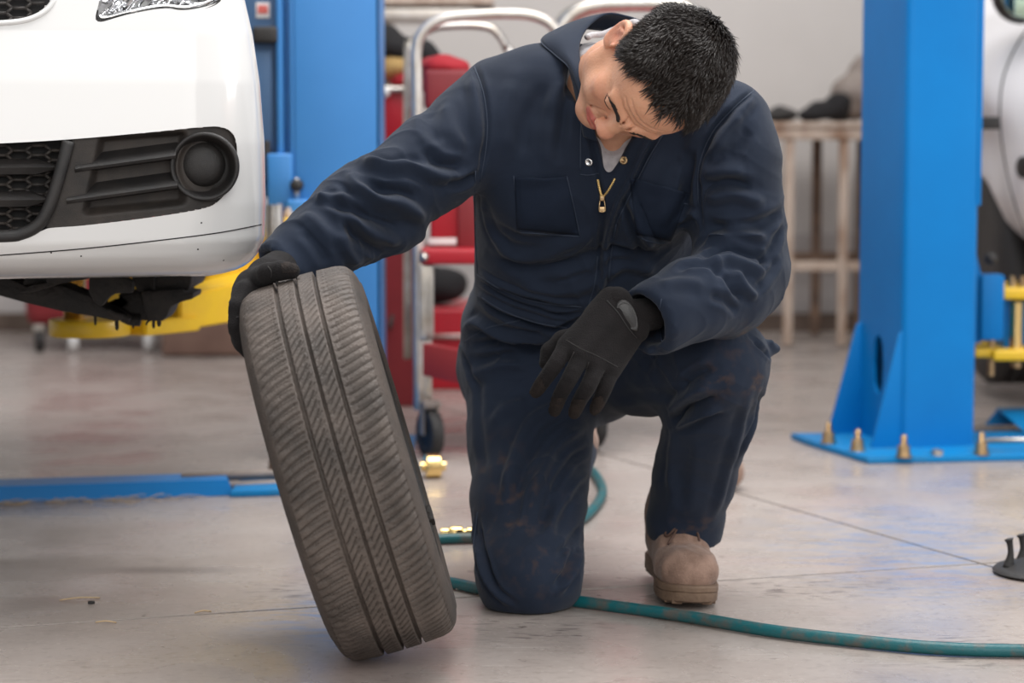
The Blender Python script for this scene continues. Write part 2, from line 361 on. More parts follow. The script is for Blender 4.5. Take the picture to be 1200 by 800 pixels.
def relax(V, Fc, it=1, f=.5):
    E = np.vstack([Fc[:, [0, 1]], Fc[:, [1, 2]], Fc[:, [2, 3]], Fc[:, [3, 0]]])
    for _ in range(it):
        a = np.zeros_like(V); n = np.zeros(len(V))
        for i, j in ((0, 1), (1, 0)): 
            for k in range(3): a[:, k] += np.bincount(E[:, i], V[E[:, j], k], len(V))
            n += np.bincount(E[:, i], minlength=len(V))
        V = V*(1-f)+f*a/np.maximum(n, 1)[:, None]
    return V
def subdiv(V, Fc):
    me = bpy.data.meshes.new('tmp'); me.from_pydata(V.tolist(), [], Fc.tolist()); o = bpy.data.objects.new('tmp', me); COL.objects.link(o)
    o.modifiers.new('s', 'SUBSURF').levels = 1; dg = bpy.context.evaluated_depsgraph_get(); e = o.evaluated_get(dg).to_mesh()
    v = np.empty(len(e.vertices)*3); e.vertices.foreach_get('co', v); f = np.empty(len(e.loops), np.int32); e.loops.foreach_get('vertex_index', f)
    v = v.reshape(-1, 3).copy(); f = f.reshape(-1, 4).copy(); bpy.data.objects.remove(o); bpy.data.meshes.remove(me); return v, f
def vnorm(V, Fc):
    n = np.cross(V[Fc[:, 2]]-V[Fc[:, 0]], V[Fc[:, 3]]-V[Fc[:, 1]]); a = np.zeros_like(V)
    for k in range(Fc.shape[1]):
        for c in range(3): a[:, c] += np.bincount(Fc[:, k], n[:, c], len(V))
    return a/(np.linalg.norm(a, axis=1)[:, None]+1e-12)
def bvh_of(V, Fc): return BVHTree.FromPolygons([tuple(v) for v in V.tolist()], Fc.tolist() if not isinstance(Fc, list) else Fc)
def creases(V, Fc, strokes, bvh, base=None):
    """cloth folds: each a path on the cloth (found along sight lines), a width and a height; the cloth really moves"""
    N = vnorm(V, Fc); D = np.zeros(len(V))
    for pts, wd, ht in strokes:
        wd *= .82
        q = [hit(bvh, *p) for p in catmull(np.array(pts, float), 4)]; q = [a for a in q if a is not None]
        if len(q) < 2: continue
        c = np.array([a[0] for a in q]); nn = np.mean([a[1] for a in q], axis=0)
        m = np.where(((V > c.min(0)-3*wd) & (V < c.max(0)+3*wd)).all(1) & (N@nn > -.2))[0]; v = V[m]
        best = np.full(len(m), 9.); bt = np.zeros(len(m)); s = np.r_[0, np.cumsum(np.linalg.norm(np.diff(c, axis=0), axis=1))]
        for i in range(len(c)-1):
            if s[i+1]-s[i] > .06 : continue
            ab = c[i+1]-c[i]; t = np.clip((v-c[i])@ab/(ab@ab+1e-12), 0, 1); d = np.linalg.norm(v-c[i]-t[:, None]*ab, axis=1); u = d < best
            best[u] = d[u]; bt[u] = (s[i]+t[u]*(s[i+1]-s[i]))/s[-1]
        x = best/wd; tp = np.clip(np.minimum(bt, 1-bt)/.22, 0, 1); tp = .12+.88*tp*tp*(3-2*tp)
        D[m] += 1.45*ht*tp*(np.exp(-x*x)-.32*np.exp(-(x-1.7)**2*1.6))
    return V+N*D[:, None]

def bunch(V, Fc, joints):
    """cloth that gathers across a bent limb: (place, limb direction, reach, spacing, height)"""
    N = vnorm(V, Fc); D = np.zeros(len(V))
    for c, ax, rad, lam, amp in joints:
        ax = np.array(ax, float); ax /= np.linalg.norm(ax); X_, Y_, _ = frame(ax); q = V-np.array(c); m = np.where((np.abs(q) < rad*2.2).all(1))[0]; q = q[m]
        u, a_, b_ = q@ax, q@X_, q@Y_; wp = 1.5*np.sin(a_*34+2*np.sin(b_*23))+1.1*np.sin(b_*41+u*19)+.8*np.sin(a_*17-u*30)
        r_ = 1-np.abs(np.sin(u*math.pi/lam*.5+wp)); w_ = np.exp(-(u/rad)**2-((a_*a_+b_*b_)/(rad*1.3)**2)); D[m] += amp*(r_**1.8-.33)*w_*(.55+.45*np.sin(a_*29+b_*21+1.))
    return V+N*D[:, None]
def front_Y(f, px, py, y0, y1):
    """where a sight line first meets the modelled body"""
    for Y in np.arange(y0, y1, .003):
        i = np.round((P(px, py, Y)-f.lo)/f.h).astype(int)
        if (i >= 0).all() and (i < f.n).all() and f.F[tuple(i)] < 0: return Y
    return y1
# ================================================================== THE SETTING
fl = Geo(); fl.add(*box((0, 4, -.035), (9, 13, .05), bev=0)); FLOOR = fl.mk('floor', M['dark_gap'], smooth=False, kind='structure')
q0, q1 = G(0, 735)[:2], G(1150, 660)[:2]; r0 = G(700, 530)[:2]
def slab(corners):
    c = [np.array(p) for p in corners]; m = sum(c)/4; c = [p+(m-p)/np.linalg.norm(m-p)*.006 for p in c]
    g = Geo(); g.add(*prism([(p[0], p[1], -.009) for p in c], (0, 0, .009), .0012)); return g.mk('slab', M['floor'], FLOOR, smooth=False)
d1 = (q1-q0)/np.linalg.norm(q1-q0); d2 = (r0-q1)/np.linalg.norm(r0-q1); X0 = q1
def cr(a, b): return X0+d1*a+d2*b
slab([cr(-5.2, 0), cr(0, 0), cr(0, 5.6), cr(-5.2, 5.6)]); slab([cr(0, 0), cr(3.4, 0), cr(3.4, 5.6), cr(0, 5.6)])
slab([cr(-5.2, -4.5), cr(0, -4.5), cr(0, 0), cr(-5.2, 0)]); slab([cr(0, -4.5), cr(3.4, -4.5), cr(3.4, 0), cr(0, 0)])
WY = 9.45
g = Geo(); g.add(*box((0, WY+.1, 2.1), (10, .2, 4.3), bev=0)); g.mk('wall_back', M['wall'], smooth=False, kind='structure')
g = Geo(); g.add(*box((0, WY-.008, .19), (9.6, .016, .38), bev=.003)); g.mk('trim_1', M['wall_low'], smooth=False, kind='structure')
g = Geo(); g.add(*box((0, WY-.03, .035), (9.6, .028, .07), bev=.004)); g.mk('baseboard_back', M['brown'], smooth=False, kind='structure')

# ================================================================== RIGHT LIFT POST
def bolt(base, parent, name='anchor_bolt', m=None, s=1.):
    g = Geo(); x, y, z = base
    g.add(*lathe([(.017*s, 0), (.017*s, .003), (.0, .003)], base, (0, 0, 1), 20))
    g.add(*lathe([(.0135*s, .003), (.0135*s, .015), (.011*s, .017), (0, .017)], base, (0, 0, 1), 6))
    g.add(*lathe([(.0125*s, .017), (.0125*s, .027), (.010*s, .029), (0, .029)], base, (0, 0, 1), 6))
    pr = [(.0068*s, .028)]
    for k in range(7): pr += [(.0068*s, .030+.003*k), (.0058*s, .0315+.003*k)]
    g.add(*lathe(pr+[(.004*s, .054), (0, .055)], base, (0, 0, 1), 14)); return g.mk(name, m or M['brass'], parent, auto=35)
a = math.radians(13); U = np.array([math.cos(a), math.sin(a), 0]); Vv = np.array([-math.sin(a), math.cos(a), 0]); Zv = np.array([0, 0, 1.]); AX = (U, Vv, Zv)
C0 = G(1058, 532); H_ = 3.1                                     # foot of the near corner of the column
post = thing('lift_post', 'tall bright blue lift column with triangular gussets on a bolted base, right of the man', 'lift post', C0)
def L(u, v, z): return C0+U*u+Vv*v+Zv*z
wf, df, t_ = .188, .315, .008
def colbox(u0, u1, v0, v1, z0, z1, bev=.002): return box(L((u0+u1)/2, (v0+v1)/2, (z0+z1)/2), (u1-u0, v1-v0, z1-z0), bev=bev, ax=AX)
# folded column with rounded corner, left wall cut by an oval hand hole
def folded(path, z0, z1, parent, name, m, th=.008):
    c = np.array(path); g = Geo(); t = np.gradient(c, axis=0); t /= np.linalg.norm(t, axis=1)[:, None]; n = np.c_[t[:, 1], -t[:, 0]]
    o, i = c+n*th/2, c-n*th/2; lp = np.vstack([o, i[::-1]]); k = len(lp); V = np.vstack([np.array([L(p[0], p[1], z) for p in lp]) for z in (z0, z1)])
    F_ = [(j, (j+1) % k, k+(j+1) % k, k+j) for j in range(k)]+[tuple(range(k))[::-1], tuple(range(k, 2*k))]
    g.add(V, F_); return g.mk(name, m, parent, auto=30)
rc = .012; arc = [(rc-rc*math.cos(x), rc-rc*math.sin(x)) for x in np.linspace(0, math.pi/2, 7)]
hz0, hz1, hv0, hv1 = .135, .285, .130, .20                                  # oval opening
col_front = [(wf, .035), (wf, .02)]+[(wf-rc+rc*math.cos(x), rc-rc*math.sin(x)) for x in np.linspace(.2, math.pi/2, 6)]+[p for p in arc[::-1]]+[(0, .05)]
folded(col_front, 0.012, H_, post, 'column_front', M['blue'])
gw = Geo()                                                                     # left wall with the hole
ys = np.r_[.05, np.linspace(hv0, hv1, 13), .303]; half = (hv1-hv0)/2; cz = (hz0+hz1)/2
def oval(v): x = (v-(hv0+hv1)/2)/half; return (hz1-hz0)/2*math.sqrt(max(0, 1-x*x))**.75
for s0, s1 in zip(ys[:-1], ys[1:]):
    for lo_, hi_ in (((.012, .012), (cz-oval(s0), cz-oval(s1))), ((cz+oval(s0), cz+oval(s1)), (H_, H_))):
        p = [L(-t_/2, s0, lo_[0]), L(-t_/2, s1, lo_[1]), L(-t_/2, s1, hi_[1]), L(-t_/2, s0, hi_[0])]; qv = [x+U*t_ for x in p]
        gw.add(p+qv, [(3, 2, 1, 0), (4, 5, 6, 7), (0, 1, 5, 4), (2, 3, 7, 6), (1, 2, 6, 5), (3, 0, 4, 7)])
gw.mk('column_side', M['blue'], post, smooth=False)
g = Geo(); g.add(*colbox(0, wf, df-.010, df-.002, .012, H_)); g.add(*colbox(wf-.008, wf, df-.045, df-.01, .012, H_)); g.mk('column_back', M['blue'], post)
g = Geo(); g.add(*colbox(.03, .15, .10, .24, .10, 1.4)); g.mk('hole_darkener', M['black_rubber'], post)  # black box added behind the oval hole to make it look dark
bp_ = [L(-.115, -.022, 0), L(-.02, -.05, 0), L(.62, -.06, 0), L(.62, .36, 0), L(-.115, .36, 0)]
q = G(945, 522); q2 = G(1017, 544); q3 = G(1300, 538)
bp_ = [q, q2, q3, q3+Vv*.42, q+Vv*.12]
g = Geo(); g.add(*prism([p+Zv*.001 for p in bp_], (0, 0, .016), .003)); g.mk('base_plate', M['blue_dirty'], post, auto=30)
# gussets
ga = [L(.0, -.004, .012), L(-.088, -.004, .018), L(-.004, -.004, .285), L(.004, -.004, .285)]
g = Geo(); g.add(*prism([L(.008, .006, .016), L(-.082, .006, .016), L(-.012, .006, .300), L(.008, .006, .318)], Vv*.010, .002)); g.mk('gusset', M['blue'], post, auto=30)
g = Geo(); g.add(*prism([L(.008, .286, .016), L(-.092, .286, .016), L(-.015, .286, .300), L(.008, .286, .318)], Vv*.010, .002)); g.mk('gusset', M['blue'], post, auto=30)
for k, (px, py) in enumerate(((971, 521), (1005, 530), (1059, 537), (1150, 534))):
    bolt(G(px, py-2, .017), post, s=1.25)
g = Geo(); g.add(*lathe([(.016, 0), (.016, .012), (.010, .014), (.010, .010), (0, .010)], G(1098, 533, .017), Zv, 20)); g.mk('hole_plug', M['steel'], post, auto=35)
g = Geo(); g.add(*colbox(.185, .196, -.004, .012, .62, 1.6, .001)); g.mk('edge_trim', M['blue'], post)

# floor cable cover on its right
cov = thing('cable_cover', 'dark blue folded steel cable cover on the floor beside the right column base', 'cable cover', G(1185, 522))
q = G(1163, 512); qa = np.array([q[0], q[1], 0])
g = Geo(); prof = [(0, .018), (.035, .052), (.14, .052), (.16, .030)]
A_ = [qa+np.array([x, y*.0, z])+np.array([0, .05, 0]) for x, z in [(0, .02), (.02, .055), (.5, .06), (.5, .05), (.035, .045), (.02, .02)] for y in (0,)]
g.add(*prism([qa+np.array([.0, .10, .018]), qa+np.array([.03, .10, .058]), qa+np.array([.55, .13, .060]), qa+np.array([.55, .13, .018])], (0, .012, 0), .003))
g.add(*prism([qa+np.array([.03, .02, .056]), qa+np.array([.55, .03, .058]), qa+np.array([.55, .14, .060]), qa+np.array([.03, .11, .058])], (0, 0, .006), .002))
g.add(*prism([qa+np.array([.03, .02, .060]), qa+np.array([.075, -.06, .018]), qa+np.array([.55, -.05, .018]), qa+np.array([.55, .03, .062])], (0, .004, .004), .001))
g.mk('cover_plate', M['blue_dirty'], cov, auto=30)
g = Geo(); g.add(*tube([G(1146, 516, .045), G(1186, 514, .045)+np.array([.3, .0, 0])], .007, n=1)); g.mk('cable_rod', M['steel'], cov)

# ------------------------------------------------------------------ right lift arm
YA = 6.25; arm = thing('lift_arm', 'blue pivot block with yellow arm plates and a brass spacer, behind the right column', 'car lift', P(1170, 440, YA))
def pbox(x0, y0, x1, y1, Y, d, bev=.004, rz=0.):
    p = P((x0+x1)/2, (y0+y1)/2, Y); s = Y/FPX; return box((p[0], Y+d/2, p[2]), ((x1-x0)*s, d, (y1-y0)*s), rz, bev)
g = Geo(); g.add(*pbox(1150, 322, 1177, 399, YA, .07, .006)); g.add(*prism([P(1138, 270, YA+.02), P(1150, 322, YA+.02), P(1150, 402, YA+.02), P(1138, 402, YA+.02)], (0, .05, 0))); g.mk('pivot_block', M['blue'], arm, auto=30)
g = Geo(); g.add(*lathe([(.0085, 0), (.0085, .255)], P(1161, 440, YA+.035), Zv, 14)); g.mk('lock_pin', M['brass'], arm, auto=35)
g = Geo(); g.add(*lathe([(.0, 0), (.012, .003), (.017, .014), (.016, .024), (.008, .032), (0, .033)], P(1161, 310, YA+.035), Zv, 20)); g.mk('knob', M['black_rubber'], arm)
g = Geo(); g.add(*pbox(1176, 337, 1330, 351, YA+.02, .22, .005)); g.mk('arm_plate', M['yellow'], arm)
g = Geo(); g.add(*pbox(1143, 408, 1165, 419, YA+.02, .12, .004)); g.add(*pbox(1164, 410, 1330, 423, YA+.0, .24, .005)); g.mk('arm_plate', M['yellow'], arm)
g = Geo(); g.add(*pbox(1177, 351, 1185, 412, YA+.06, .12, .003)); g.add(*pbox(1183, 353, 1260, 410, YA+.13, .05, .003)); g.mk('bracket', M['blue'], arm)
g = Geo(); g.add(*lathe([(.0, 0), (.0165, .0), (.0165, .128), (0, .128)], P(1190, 411, YA+.05), Zv, 24)); g.mk('spacer', M['brass_bright'], arm, auto=35)
for x, y in ((1186, 337), (1198, 337)): g = Geo(); g.add(*lathe([(.012, 0), (.012, .016), (.007, .018), (.007, .03), (0, .031)], P(x, y, YA+.05), Zv, 12)); g.mk('nut', M['brass'], arm, auto=35)
g = Geo(); g.add(*lathe([(0, -.014), (.013, -.014), (.013, 0), (0, 0)], P(1191, 424, YA+.05), Zv, 12)); g.mk('nut', M['brass'], arm, auto=35)

# ================================================================== RIGHT CAR (behind the right column)
YC = 6.75; R0 = P(1200, 450, YC)
fd = Field((1.15, 6.55, .02), (3.0, 9.0, 1.75), .025)
fd.slab([((2.30, 6.72, .72), .93, .34), ((2.33, 7.2, .74), .98, .38), ((2.45, 8.6, .76), 1.0, .40)], .08, p=3.4)
fd.slab([((2.25, 6.85, .98), .84, .16), ((2.25, 7.4, 1.02), .90, .2), ((2.4, 8.6, 1.05), .9, .22)], .12, p=3.)
fd.slab([((2.35, 7.8, 1.2), .66, .2), ((2.35, 8.3, 1.4), .62, .2), ((2.4, 8.7, 1.45), .6, .2)], .1, p=3)
wc = P(1178, 322, 7.22); fd.cone((.9, wc[1], wc[2]), (1.62, wc[1], wc[2]), .365, .365, k=.02, sub=True)
V_, F_ = fd.mesh(); V_ = V_[:]; car2 = thing('car', 'white car seen in part behind the right blue column, raised on a lift', 'car', (2.2, 7.6, 0))
V_, F_ = subdiv(relax(V_, F_, 2), F_); mk('body', V_, F_, M['white_far'], car2)
def wheel_simple(c, ax, R, w_, parent):
    pr = [(R*.64, -w_/2), (R*.80, -w_*.52), (R*.93, -w_*.47), (R, -w_*.36)]
    for k in (-.2, 0, .2): pr += [(R, w_*(k-.03)), (R-.008, w_*(k-.025)), (R-.008, w_*(k+.025)), (R, w_*(k+.03))]
    pr += [(R, w_*.36), (R*.93, w_*.47), (R*.80, w_*.52), (R*.64, w_*.5)]
    g = Geo(); g.add(*lathe(pr, c, ax, 48)); wv = g.mk('wheel', M['black_rubber'], parent, auto=50)
    g = Geo(); g.add(*lathe([(R*.64, w_*.46), (R*.6, w_*.3), (R*.5, w_*.34), (R*.2, w_*.30), (R*.18, w_*.38), (0, w_*.4)], c, ax, 32)); g.mk('rim', M['steel'], wv)
wheel_simple((1.50, wc[1], wc[2]), (-1, 0, 0), .325, .2, car2)
sb = bvh_of(V_, F_)
def surf_strip(pts, r, m, name, parent, bvh, segs=6, n=5, off=0.):
    q = [hit(bvh, *p) for p in catmull(np.array(pts, float), n)]; q = [x for x in q if x is not None]
    if len(q) < 2: return None
    g = Geo(); g.add(*tube([x[0]+x[1]*off for x in q], r, segs, 1)); return g.mk(name, m, parent)
g = Geo(); h1 = P(1156, 144, 6.55); g.add(*box(h1, (.054, .10, .034), 0, .004)); g.mk('rubbing_strip', M['black_rubber'], car2)
surf_strip([(1206, 30), (1188, 60), (1175, 95), (1172, 140), (1178, 190), (1190, 240), (1205, 280)], .003, M['dark_gap'], 'panel_gap', car2, sb)
hh = hit(sb, 1200, 196)
if hh: g = Geo(); g.add(*lathe([(.030, -.01), (.030, .004), (.022, .006), (0, .008)], hh[0], hh[1], 28)); g.mk('parking_sensor', M['black_plastic'], car2)
g = Geo(); g.add(*lathe([(0, -.08), (.05, -.06), (.085, 0), (.075, .05), (0, .07)], P(1198, -8, 6.7), (0, 1, .1), 28)); mir = g.mk('mirror', M['black_plastic'], car2)
g = Geo(); g.add(*lathe([(.062, 0), (.058, .006), (0, .008)], P(1200, -6, 6.62), (0, -1, 0), 28)); g.mk('mirror_glass', M['mirror_glass'], mir)

# ================================================================== RUSTY BENCH AT THE BACK WALL
YB = 8.75; bench = thing('workbench', 'rusty beige steel bench against the back wall, between the man and the right column', 'workbench', P(950, 372, YB))
zt = P(900, 150, YB)[2]
g = Geo(); g.add(*box((1.10, YB+.22, zt+.012), (.68, .5, .02), 0, .004)); g.mk('bench_top', M['rust'], bench)
g = Geo(); g.add(*box((1.10, YB, zt-.02), (.68, .04, .045), 0, .004)); g.mk('front_rail', M['rust'], bench)
for px in (925, 989): x = P(px, 200, YB)[0]; g = Geo(); g.add(*box((x, YB+.005, zt/2-.01), (.034, .034, zt-.04), 0, .003)); g.mk('leg', M['rust'], bench)
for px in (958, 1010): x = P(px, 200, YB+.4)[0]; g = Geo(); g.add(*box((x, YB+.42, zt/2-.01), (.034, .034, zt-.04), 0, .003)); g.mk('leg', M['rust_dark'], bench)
z2 = P(900, 312, YB)[2]; g = Geo(); g.add(*box((1.10, YB+.02, z2), (.66, .03, .035), 0, .003)); g.mk('lower_rail', M['rust'], bench)
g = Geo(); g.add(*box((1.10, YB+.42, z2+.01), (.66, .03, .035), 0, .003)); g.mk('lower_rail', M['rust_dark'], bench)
def lump(name, balls, m, label, cat, h=.012, parent=None, noise=.006, group=None, k=.02):
    b = np.array([x[0] for x in balls]); r = np.array([max(x[1]) if not np.isscalar(x[1]) else x[1] for x in balls])
    f = Field(b.min(0)-r.max()-.03, b.max(0)+r.max()+.03, h)
    for c, rr in balls:
        rr = (rr,)*3 if np.isscalar(rr) else rr; f.ell(c, rr, k=k)
    V, Q = f.mesh(); V = relax(V, Q, 1); N = vnorm(V, Q); ph = rng.uniform(0, 6, 9)
    V = V+N*(noise*(np.sin(V[:, 0]*61+ph[0]+2*np.sin(V[:, 2]*37+ph[1]))+np.sin(V[:, 1]*53+ph[2]+2*np.sin(V[:, 0]*41+ph[3]))+np.sin(V[:, 2]*67+ph[4])))[:, None]/2
    return mk(name, V, Q, m, parent, label=label, cat=cat, group=group)
zb = zt+.028
lump('engine_cover', [((1.27, YB+.2, zb+.09), (.09, .09, .09)), ((1.31, YB+.22, zb+.17), (.07, .08, .07)), ((1.23, YB+.26, zb+.05), (.08, .08, .05))], M['junk'], 'grey-beige dented metal housing on the rusty bench', 'car part')
lump('oily_rags', [((1.14, YB+.12, zb+.035), (.07, .07, .035)), ((1.19, YB+.12, zb+.05), (.05, .06, .05)), ((1.10, YB+.1, zb+.02), (.06, .06, .022))], M['black_cloth'], 'dark heap of oily rags beside the metal housing on the bench', 'rags', k=.015)
lump('rag_pile', [((.95, YB+.12, zb+.017), (.08, .07, .018)), ((.99, YB+.15, zb+.025), (.06, .06, .026))], M['black_rubber'], 'low black rag at the left end of the rusty bench', 'rags')

# ================================================================== LEFT LIFT POST
YL = 5.85; lp_ = thing('lift_post', 'sky blue lift column behind the raised white car, with carriage and black-knobbed lever', 'lift post', (P(395, 545, YL)[0], YL+.15, 0))
xl, xr = P(346, 200, YL)[0], P(445, 200, YL)[0]
def xat(px, Y): return (px-600)/FPX*Y
g = Geo(); g.add(*box(((xl+xr)/2, YL+.004, 1.5), (xr-xl, .008, 3.0), 0, .002)); g.add(*box((xr-.004, YL+.13, 1.5), (.008, .26, 3.0), 0, .002)); g.add(*box(((xl+xr)/2, YL+.26, 1.5), (xr-xl, .008, 3.0), 0, .002)); g.mk('column', M['blue_left'], lp_)
g = Geo(); g.add(*box((xl-.006, YL+.028, 1.5), (.010, .05, 3.0), 0, .002)); g.add(*box((xat(337, YL), YL+.054, 1.5), (.022, .008, 3.0), 0, .002)); g.mk('column_lip', M['blue_left'], lp_)
g = Geo(); g.add(*box((xat(329, YL), YL+.03, 1.62), (.016, .05, 2.3), 0, .006)); g.mk('guide_rail', M['blue_left'], lp_)
g = Geo(); g.add(*box((xat(301, YL), YL+.09, 1.32), (.10, .1, 1.35), 0, .006)); ca_ = g.mk('carriage', M['slate'], lp_)
g = Geo(); g.add(*pbox(296, 31, 325, 50, YL+.0, .06, .006)); g.mk('rubber_stop', M['black_rubber'], lp_)
g = Geo(); g.add(*pbox(300, 3, 316, 21, YL+.036, .003, .001)); sw = g.mk('sticker', M['sticker_white'], lp_, label='small white and red sticker')
g = Geo(); g.add(*pbox(302, 6, 314, 16, YL+.034, .003, .001)); g.mk('sticker_print', M['sticker_red'], sw)
g = Geo(); g.add(*pbox(308, 165, 317, 215, YL+.01, .06, .004)); g.add(*prism([P(311, 175, YL), P(318, 185, YL), P(317, 205, YL), P(309, 216, YL)], (0, .04, 0))); g.mk('stop_block', M['black_rubber'], lp_)
g = Geo(); g.add(*pbox(296, 60, 319, 175, YL+.02, .06, .003)); g.mk('carriage_plate', M['slate'], lp_)
g = Geo(); g.add(*pbox(313, 180, 342, 246, YL-.01, .05, .006)); g.add(*pbox(336, 234, 360, 262, YL-.05, .06, .006)); g.mk('lever_bracket', M['blue_left'], lp_)
lev = Geo(); lev.add(*lathe([(.0065, 0), (.0065, .06)], P(348, 238, YL-.02), Zv, 12)); lv = lev.mk('lever', M['steel'], lp_)
g = Geo(); g.add(*lathe([(0, 0), (.009, .002), (.0165, .012), (.0165, .022), (.009, .031), (0, .033)], P(348, 225, YL-.02), Zv, 20)); g.mk('knob', M['black_rubber'], lv)
g = Geo(); g.add(*prism([G(270, 583)*[1, 1, 0]+[0, 0, .001], G(470, 577)*[1, 1, 0]+[0, 0, .001], np.array([-.25, 6.25, .001]), np.array([-.56, 6.25, .001]), G(345, 566)*[1, 1, 0]+[0, 0, .001], G(282, 568)*[1, 1, 0]+[0, 0, .001]], (0, 0, .014), .003)); g.mk('base_plate', M['blue_dirty'], lp_, auto=30)
for px, py in ((322, 556), (330, 556)): bolt(G(px, py-3, .015), lp_, m=M['rust_dark'], s=1.1)

# yellow swing arm with pad
Y1, Y0 = 5.72, 5.15
la = thing('lift_arm', 'yellow lift swing arm under the white car, with a brass screw pad', 'car lift', P(200, 392, 5.3))
def arm_beam(pa, pb, wa, ha, wb, hb, m, name, parent):
    d = np.array(pb)-pa; d[2] = 0; L_ = np.linalg.norm(d); d /= L_; n = np.array([-d[1], d[0], 0]); V = []
    for p, ww, h in ((np.array(pa), wa, ha), (np.array(pb), wb, hb)):
        for sx, sz in ((-1, -1), (1, -1), (1, 1), (-1, 1)): V.append(p+n*sx*ww/2+Zv*sz*h/2)
    bm = bmesh.new(); vs = [bm.verts.new(v) for v in V]
    for f in ((0, 1, 2, 3), (7, 6, 5, 4), (0, 4, 5, 1), (1, 5, 6, 2), (2, 6, 7, 3), (3, 7, 4, 0)): bm.faces.new([vs[i] for i in f])
    bmesh.ops.recalc_face_normals(bm, faces=bm.faces[:]); bmesh.ops.bevel(bm, geom=bm.edges[:], offset=.004, segments=2, affect='EDGES')
    bm.verts.index_update(); r = (np.array([v.co for v in bm.verts]), [[v.index for v in f.verts] for f in bm.faces]); bm.free()
    return mk(name, r[0], r[1], m, parent, auto=30)
pa = P(345, 335, 5.80); pb = P(190, 366, 5.32)
arm_beam(pa, pb, .13, .105, .10, .075, M['yellow'], 'arm_beam', la)
arm_beam(P(215, 378, 5.36), P(150, 384, 5.16), .09, .032, .09, .032, M['yellow'], 'arm_extension', la)
g = Geo(); g.add(*pbox(-60, 296, 245, 327, 5.62, .10, .006)); g.mk('arm_beam', M['yellow'], la)
g = Geo(); g.add(*pbox(112, 327, 232, 362, 5.60, .08, .006)); g.mk('arm_web', M['yellow'], la)
pc = P(105, 383, 5.12); g = Geo(); g.add(*lathe([(0, -.017), (.084, -.017), (.086, -.013), (.086, .013), (.084, .017), (0, .017)], pc, Zv, 40)); g.mk('pad_ring', M['yellow'], la, auto=35)
pr = [(0, 0), (.025, 0)]
for k in range(22): pr += [(.025, .004+.006*k), (.0228, .007+.006*k)]
pr += [(.025, .14), (.025, .17), (0, .17)]
g = Geo(); g.add(*lathe(pr, P(88, 377, 5.12), Zv, 32)); g.mk('pad_screw', M['brass_bright'], la, auto=30)
g = Geo(); g.add(*pbox(308, 256, 340, 330, 5.70, .10, .006)); g.add(*prism([P(225, 330, 5.62), P(232, 300, 5.64), P(312, 250, 5.72), P(312, 328, 5.72)], (0, .02, 0), .003)); g.mk('arm_bracket', M['yellow'], la, auto=30)
g = Geo(); g.add(*lathe([(.0, 0), (.024, 0), (.024, .10), (0, .1)], P(321, 290, 5.66), Zv, 24)); g.mk('pivot_pin', M['steel'], la, auto=30)
for x, y in ((314, 256), (327, 252), (338, 256)): g = Geo(); g.add(*lathe([(.012, 0), (.012, .014), (.007, .016), (.006, .026), (0, .027)], P(x, y, 5.74), Zv, 10)); g.mk('nut', M['rust'], la, auto=35)

# long blue channel across the floor, left
pa = G(-90, 592); pb = G(268, 581)
cc = thing('cable_cover', 'long low blue steel cable cover lying on the floor left of the tyre', 'cable cover', (pa+pb)/2)
dirn = (pb-pa)/np.linalg.norm(pb-pa); nrm = np.array([-dirn[1], dirn[0], 0])
g = Geo(); cs = [(0, .001), (.008, .036), (.10, .038), (.115, .001)]
V = [p+nrm*a_+Zv*z_ for p, sl_ in ((pa, 0), (pb+dirn*.012, 1)) for a_, z_ in cs]
V[5] = V[5]-dirn*.012; V[6] = V[6]-dirn*.012
g.add(V, [(3, 2, 1, 0), (4, 5, 6, 7), (0, 1, 5, 4), (1, 2, 6, 5), (2, 3, 7, 6)]); g.mk('cover_plate', M['blue'], cc, smooth=False)
g = Geo()
for k, (dz, dn_) in enumerate(((.036, .06), (.026, .095), (.014, .05))): g.add(*tube([pb-dirn*.1+nrm*dn_+Zv*dz, pb+dirn*.35+nrm*(dn_+.05)+Zv*dz], .0085, 8, 1))
g.mk('cable', M['junk'], cc)
g = Geo()
for k in range(38):
    x = pa+dirn*rng.uniform(.1, np.linalg.norm(pb-pa)-.1)-nrm*rng.uniform(.012, .04); an = rng.normal(0, .5); L_ = rng.uniform(.02, .09)
    e = x+(dirn*math.cos(an)+nrm*math.sin(an))*L_; up = rng.uniform(.002, .012)
    g.add(*tube([x+Zv*.002, (x+e)/2+Zv*up, e+Zv*.002], rng.uniform(.0004, .0010), 4, 3))
tag(g.mk('straw_litter', M['straw']), 'thin dry straw and dust along the left blue cable cover', 'debris', kind='stuff')
for k, (px, py, an, L_) in enumerate(((70, 704, .3, .07), (112, 730, -.05, .035), (228, 719, .5, .03), (120, 575, .8, .06))):
    x = G(px, py) if py > 600 else G(px, py)+Zv*.05; g = Geo(); e = x+np.array([math.cos(an), math.sin(an), 0])*L_; g.add(*tube([x+Zv*.0016, (x+e)/2+Zv*.004, e+Zv*.0016], .0014, 5, 3))
    if py > 600: g.mk('straw', M['straw'], label=['pale straw stalk on the concrete left of the tyre, farther one', 'short straw stalk on the floor joint at the left', 'short straw nearest the tyre on the floor joint'][k], cat='straw', group='straws on the floor')

